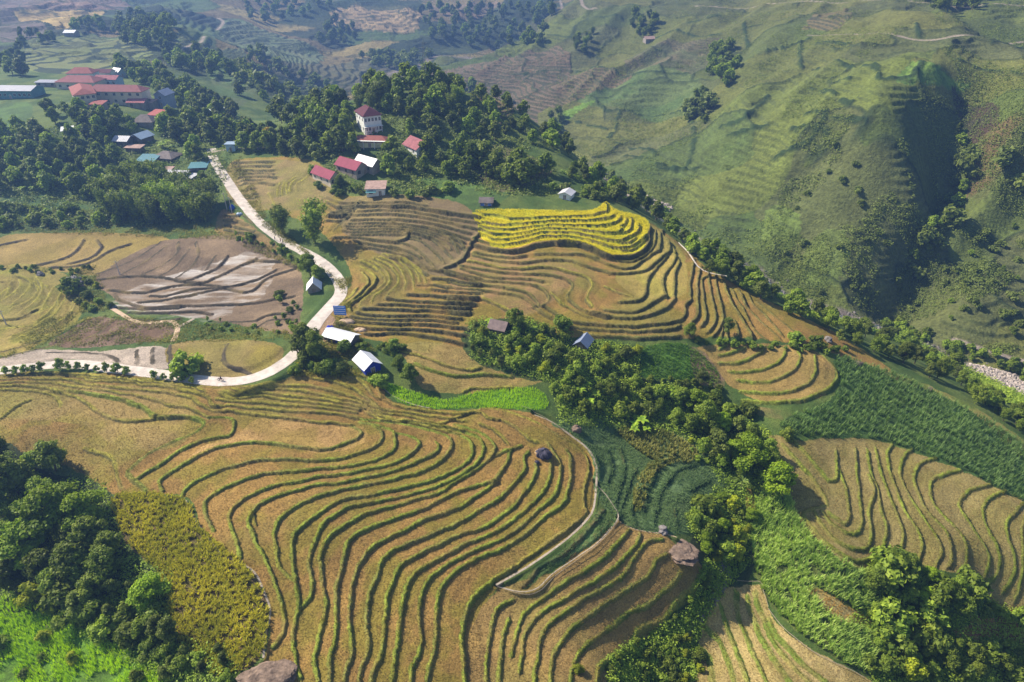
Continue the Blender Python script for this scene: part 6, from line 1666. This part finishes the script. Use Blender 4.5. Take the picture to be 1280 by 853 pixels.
for sx, sy in ((-1, -1), (1, -1), (1, 1), (-1, 1)): mb = MB(); mb.tube([(sx*1.1, sy*1.1, -1), (sx*.25, sy*.25, h)], [.09, .06], 4); mb.build('leg', 'steel', e)
mb = MB(); n = 14
for i in range(n):
    z0, z1 = h*i/n, h*(i+1)/n; r0 = 1.1-.85*i/n; r1 = 1.1-.85*(i+1)/n; cs = ((-1, -1), (1, -1), (1, 1), (-1, 1))
    for q in range(4):
        a, b = cs[q], cs[(q+1) % 4]; mb.tube([(a[0]*r0, a[1]*r0, z0), (b[0]*r1, b[1]*r1, z1)], [.045, .045], 4); mb.tube([(a[0]*r1, a[1]*r1, z1), (b[0]*r1, b[1]*r1, z1)], [.045, .045], 4)
mb.build('bracing', 'steel', e)
for i in range(3): mb = MB(); mb.box(-2.2, 2.2, -.08, .08, h-1-i*2.2, h-.85-i*2.2); mb.build('crossarm', 'steel', e)
def lump(nm, u, v, wpx, hm, mat, label, cat, dep=None):
    w_ = at(u, v)[0]; wid = wpx*scale_at(w_); o = bpy.data.objects.new(nm, mound_mesh(nm, wid, dep or wid*.8, hm, mat, u % 7, .08)); COL.objects.link(o); o.location = (w_[0], w_[1], float(ground(w_[0], w_[1])[0])-.03); tag(o, label, cat)
lump('water_tank', 291, 263, 7, 1.9, 'paint_blue', 'blue rounded water tank beside the road', 'tank'); lump('tarpaulin_pile', 413, 412, 11, 1.5, 'wall_blueshed', 'crumpled blue tarpaulin behind the long white roof', 'tarpaulin')
lump('sack_pile', 300, 271, 8, .8, 'metal_blue', 'heap of pale blue sacks between the road and the striped plots', 'heap'); lump('rubble_heap', 433, 403, 20, 1.0, 'dirt_path', 'heap of pale earth beside the notice board', 'heap', 3)
lump('rubble_heap', 450, 413, 16, .8, 'dirt_path', 'heap of pale earth above the long white roof', 'heap', 2.4); lump('woodpile', 378, 428, 10, 1.0, 'dirt_grey', 'heap of pale branches by the roadside', 'heap', 2)

# ------------------------------------------------------------------ people on the road and a motorbike
def figure(u, v, label, heading, pose, top='cloth_dark', group=None, at3=None):
    """one continuous body grown from a skeleton; clothes and hair are children"""
    K = dict(walk=dict(kn=((.10, .14, .48), (-.10, -.06, .50)), ft=((.10, .22, .07), (-.10, -.32, .10)), toe=((.10, .38, .03), (-.10, -.20, .03)), hd=((.30, -.14, .80), (-.30, .22, .86)), el=((.28, -.08, 1.08), (-.28, .04, 1.08))),
             ride=dict(kn=((.20, .40, .62), (-.20, .40, .62)), ft=((.18, .30, .22), (-.18, .30, .22)), toe=((.18, .46, .2), (-.18, .46, .2)), hd=((.28, .52, 1.02), (-.28, .52, 1.02)), el=((.30, .24, 1.0), (-.30, .24, 1.0))))[pose]
    zb = 0 if pose == 'walk' else -.12; hz = .92+zb
    V = [(0, 0, hz), (0, .01, 1.15+zb), (0, 0, 1.38+zb), (0, .01, 1.50+zb), (0, .02, 1.60+zb), (0, .03, 1.72+zb)]; R = [.15, .13, .15, .055, .095, .075]; E = [(0, 1), (1, 2), (2, 3), (3, 4), (4, 5)]
    for k in (0, 1):
        s = 1 if k == 0 else -1; b = len(V)
        V += [(s*.10, 0, hz-.06), K['kn'][k], K['ft'][k], K['toe'][k]]; R += [.10, .065, .045, .04]; E += [(0, b), (b, b+1), (b+1, b+2), (b+2, b+3)]
        b = len(V); V += [(s*.19, 0, 1.40+zb), K['el'][k], K['hd'][k]]; R += [.06, .045, .035]; E += [(2, b), (b, b+1), (b+1, b+2)]
        h_ = len(V)-1; hv = Vector(K['hd'][k]); dn = (hv-Vector(K['el'][k])).normalized()
        for f in range(5):
            o_ = Vector(((f-2)*.018, 0, 0)); V.append(tuple(hv+dn*.06+o_)); V.append(tuple(hv+dn*(.12 if f not in (0, 4) else .09)+o_*1.6)); R += [.012, .009]; E += [(h_, len(V)-2), (len(V)-2, len(V)-1)]
    me = bpy.data.meshes.new('person'); me.from_pydata(V, E, []); o = bpy.data.objects.new('person', me); COL.objects.link(o)
    m_ = o.modifiers.new('s', 'SKIN'); sk_ = me.skin_vertices[0].data
    for i, r in enumerate(R): sk_[i].radius = (r, r)
    sk_[0].use_root = True; m2 = o.modifiers.new('u', 'SUBSURF'); m2.levels = 1; m2.render_levels = 1
    dg = bpy.context.evaluated_depsgraph_get(); fin = bpy.data.meshes.new_from_object(o.evaluated_get(dg)); o.modifiers.clear(); o.data = fin
    for mt in ('skin', top, 'cloth_dark'): fin.materials.append(MATS[mt])
    for p in fin.polygons:
        c_ = p.center; p.material_index = 2 if c_.z < .95+zb and abs(c_.x) < .27 and not (c_.z > .75 and abs(c_.x) > .24) else (1 if c_.z < 1.5+zb and not (abs(c_.x) > .25 and c_.z < .98) else 0); p.use_smooth = True
    if at3 is None: w_ = at(u, v)[0]; loc = (w_[0], w_[1], float(ground(w_[0], w_[1])[0])+.12)
    else: loc = at3
    o.location = loc; o.rotation_euler = (0, 0, heading); tag(o, label, 'person', group)
    hb = mound_mesh('hair', .21, .23, .15, 'rubber', 2, .02); ho_ = bpy.data.objects.new('hair', hb); COL.objects.link(ho_); ho_.parent = o; ho_.location = (0, .01, 1.66+zb)
    return o
figure(344.5, 303, 'person in dark clothes walking first of the three on the road', 2.5, 'walk'); figure(351.5, 306, 'person walking in the middle of the three on the road', 2.5, 'walk', 'cloth_red'); figure(354.5, 308, 'person walking last of the three on the road', -.6, 'walk')
w_ = at(276, 476)[0]; zb_ = float(ground(w_[0], w_[1])[0])+.13; e = bpy.data.objects.new('motorbike', None); COL.objects.link(e); e.location = (w_[0], w_[1], zb_); e.rotation_euler = (0, 0, 1.45); tag(e, 'dark red motorbike riding along the pale road at the bend', 'motorbike')
for y in (-.62, .62):
    mb = MB(); n = 18; mb.tube([(0, y+.3*math.cos(2*math.pi*i/n), .3+.3*math.sin(2*math.pi*i/n)) for i in range(n+1)], [.045]*(n+1), 6); wo = mb.build('wheel', 'rubber', e); mb = MB()
    for i in range(6): a = math.pi*i/3; mb.tube([(0, y, .3), (0, y+.27*math.cos(a), .3+.27*math.sin(a))], [.012, .012], 4)
    mb.build('rim', 'steel', wo)
mb = MB(); mb.tube([(0, -.55, .62), (0, -.2, .58), (0, .1, .5), (0, .35, .6), (0, .48, .85)], [.1, .13, .12, .09, .07], 8); mb.build('body', 'cloth_red', e)
mb = MB(); mb.tube([(0, -.6, .74), (0, -.3, .75), (0, .05, .7)], [.09, .12, .08], 8); mb.build('seat', 'rubber', e)
mb = MB(); mb.tube([(-.3, .4, 1.0), (0, .48, .96), (.3, .4, 1.0)], [.02, .025, .02], 6); mb.build('handlebar', 'steel', e)
mb = MB(); mb.tube([(0, .48, .92), (0, .62, .3)], [.035, .03], 6); mb.build('fork', 'steel', e); mb = MB(); mb.tube([(0, .54, .88), (0, .62, .88)], [.08, .07], 8); mb.build('headlight', 'metal_white', e)
figure(0, 0, 'person riding the dark red motorbike on the pale road', 1.45, 'ride', 'cloth_dark', None, (w_[0]+.25*math.sin(1.45)*.9, w_[1]-.25*math.cos(1.45), zb_))
# ------------------------------------------------------------------ light, air, camera
SUN_EL, SUN_AZ = 42.0, 24.0      # height; how far beyond the left-hand side the sun stands
az = math.radians(SUN_AZ); el = math.radians(SUN_EL)
sdir = Vector((-math.cos(az)*math.cos(el), math.sin(az)*math.cos(el), math.sin(el)))
sl = bpy.data.lights.new('sun', 'SUN'); sl.energy = 5.0; sl.angle = math.radians(.5); sl.color = (1, .91, .76)
so = bpy.data.objects.new('sun', sl); COL.objects.link(so); so.rotation_euler = sdir.to_track_quat('Z', 'Y').to_euler()
w = bpy.data.worlds.new('World'); scene.world = w; w.use_nodes = True
nt = w.node_tree; sk = nt.nodes.new('ShaderNodeTexSky'); sk.sky_type = 'NISHITA'; sk.sun_disc = False
sk.sun_elevation = el; sk.sun_rotation = math.atan2(sdir.x, sdir.y)
nt.links.new(sk.outputs[0], nt.nodes['Background'].inputs[0]); nt.nodes['Background'].inputs[1].default_value = .075
zmin = float(VZ.min())-1; zmax = max(float(VZ[RR < 2650].max()), 5)+12
bx0, bx1, by0, by1 = float(VX.min())-5, float(VX.max())+5, -12, 2720
hv = [(x, y, z) for z in (zmin, zmax) for y in (by0, by1) for x in (bx0, bx1)]
hm = bpy.data.meshes.new('haze'); hm.from_pydata(hv, [], [(0, 2, 3, 1), (4, 5, 7, 6), (0, 1, 5, 4), (2, 6, 7, 3), (0, 4, 6, 2), (1, 3, 7, 5)])
ho = bpy.data.objects.new('haze', hm); COL.objects.link(ho); ho['kind'] = 'stuff'
m = bpy.data.materials.new('haze_air'); m.use_nodes = True; nt = m.node_tree; nt.nodes.clear()
pv = nt.nodes.new('ShaderNodeVolumePrincipled'); pv.inputs['Color'].default_value = (.21, .38, .82, 1)
pv.inputs['Density'].default_value = HAZE; pv.inputs['Anisotropy'].default_value = .35
mo = nt.nodes.new('ShaderNodeOutputMaterial'); nt.links.new(pv.outputs[0], mo.inputs['Volume']); hm.materials.append(m)
cam = bpy.data.cameras.new('camera'); co = bpy.data.objects.new('camera', cam); COL.objects.link(co); scene.camera = co
co.location = (0, 0, 0); co.rotation_euler = (math.radians(90)-PITCH, 0, 0)
cam.sensor_width = 36; cam.lens = 36*F/1280; cam.clip_start = 1; cam.clip_end = 6000
scene.view_settings.view_transform = 'Standard'; scene.view_settings.look = 'None'; scene.view_settings.exposure = EXPO; scene.view_settings.gamma = 1
scene.cycles.max_bounces = 5; scene.cycles.diffuse_bounces = 2; scene.cycles.glossy_bounces = 1; scene.cycles.transmission_bounces = 2
scene.cycles.volume_bounces = 0; scene.cycles.transparent_max_bounces = 4
scene.cycles.use_denoising = True
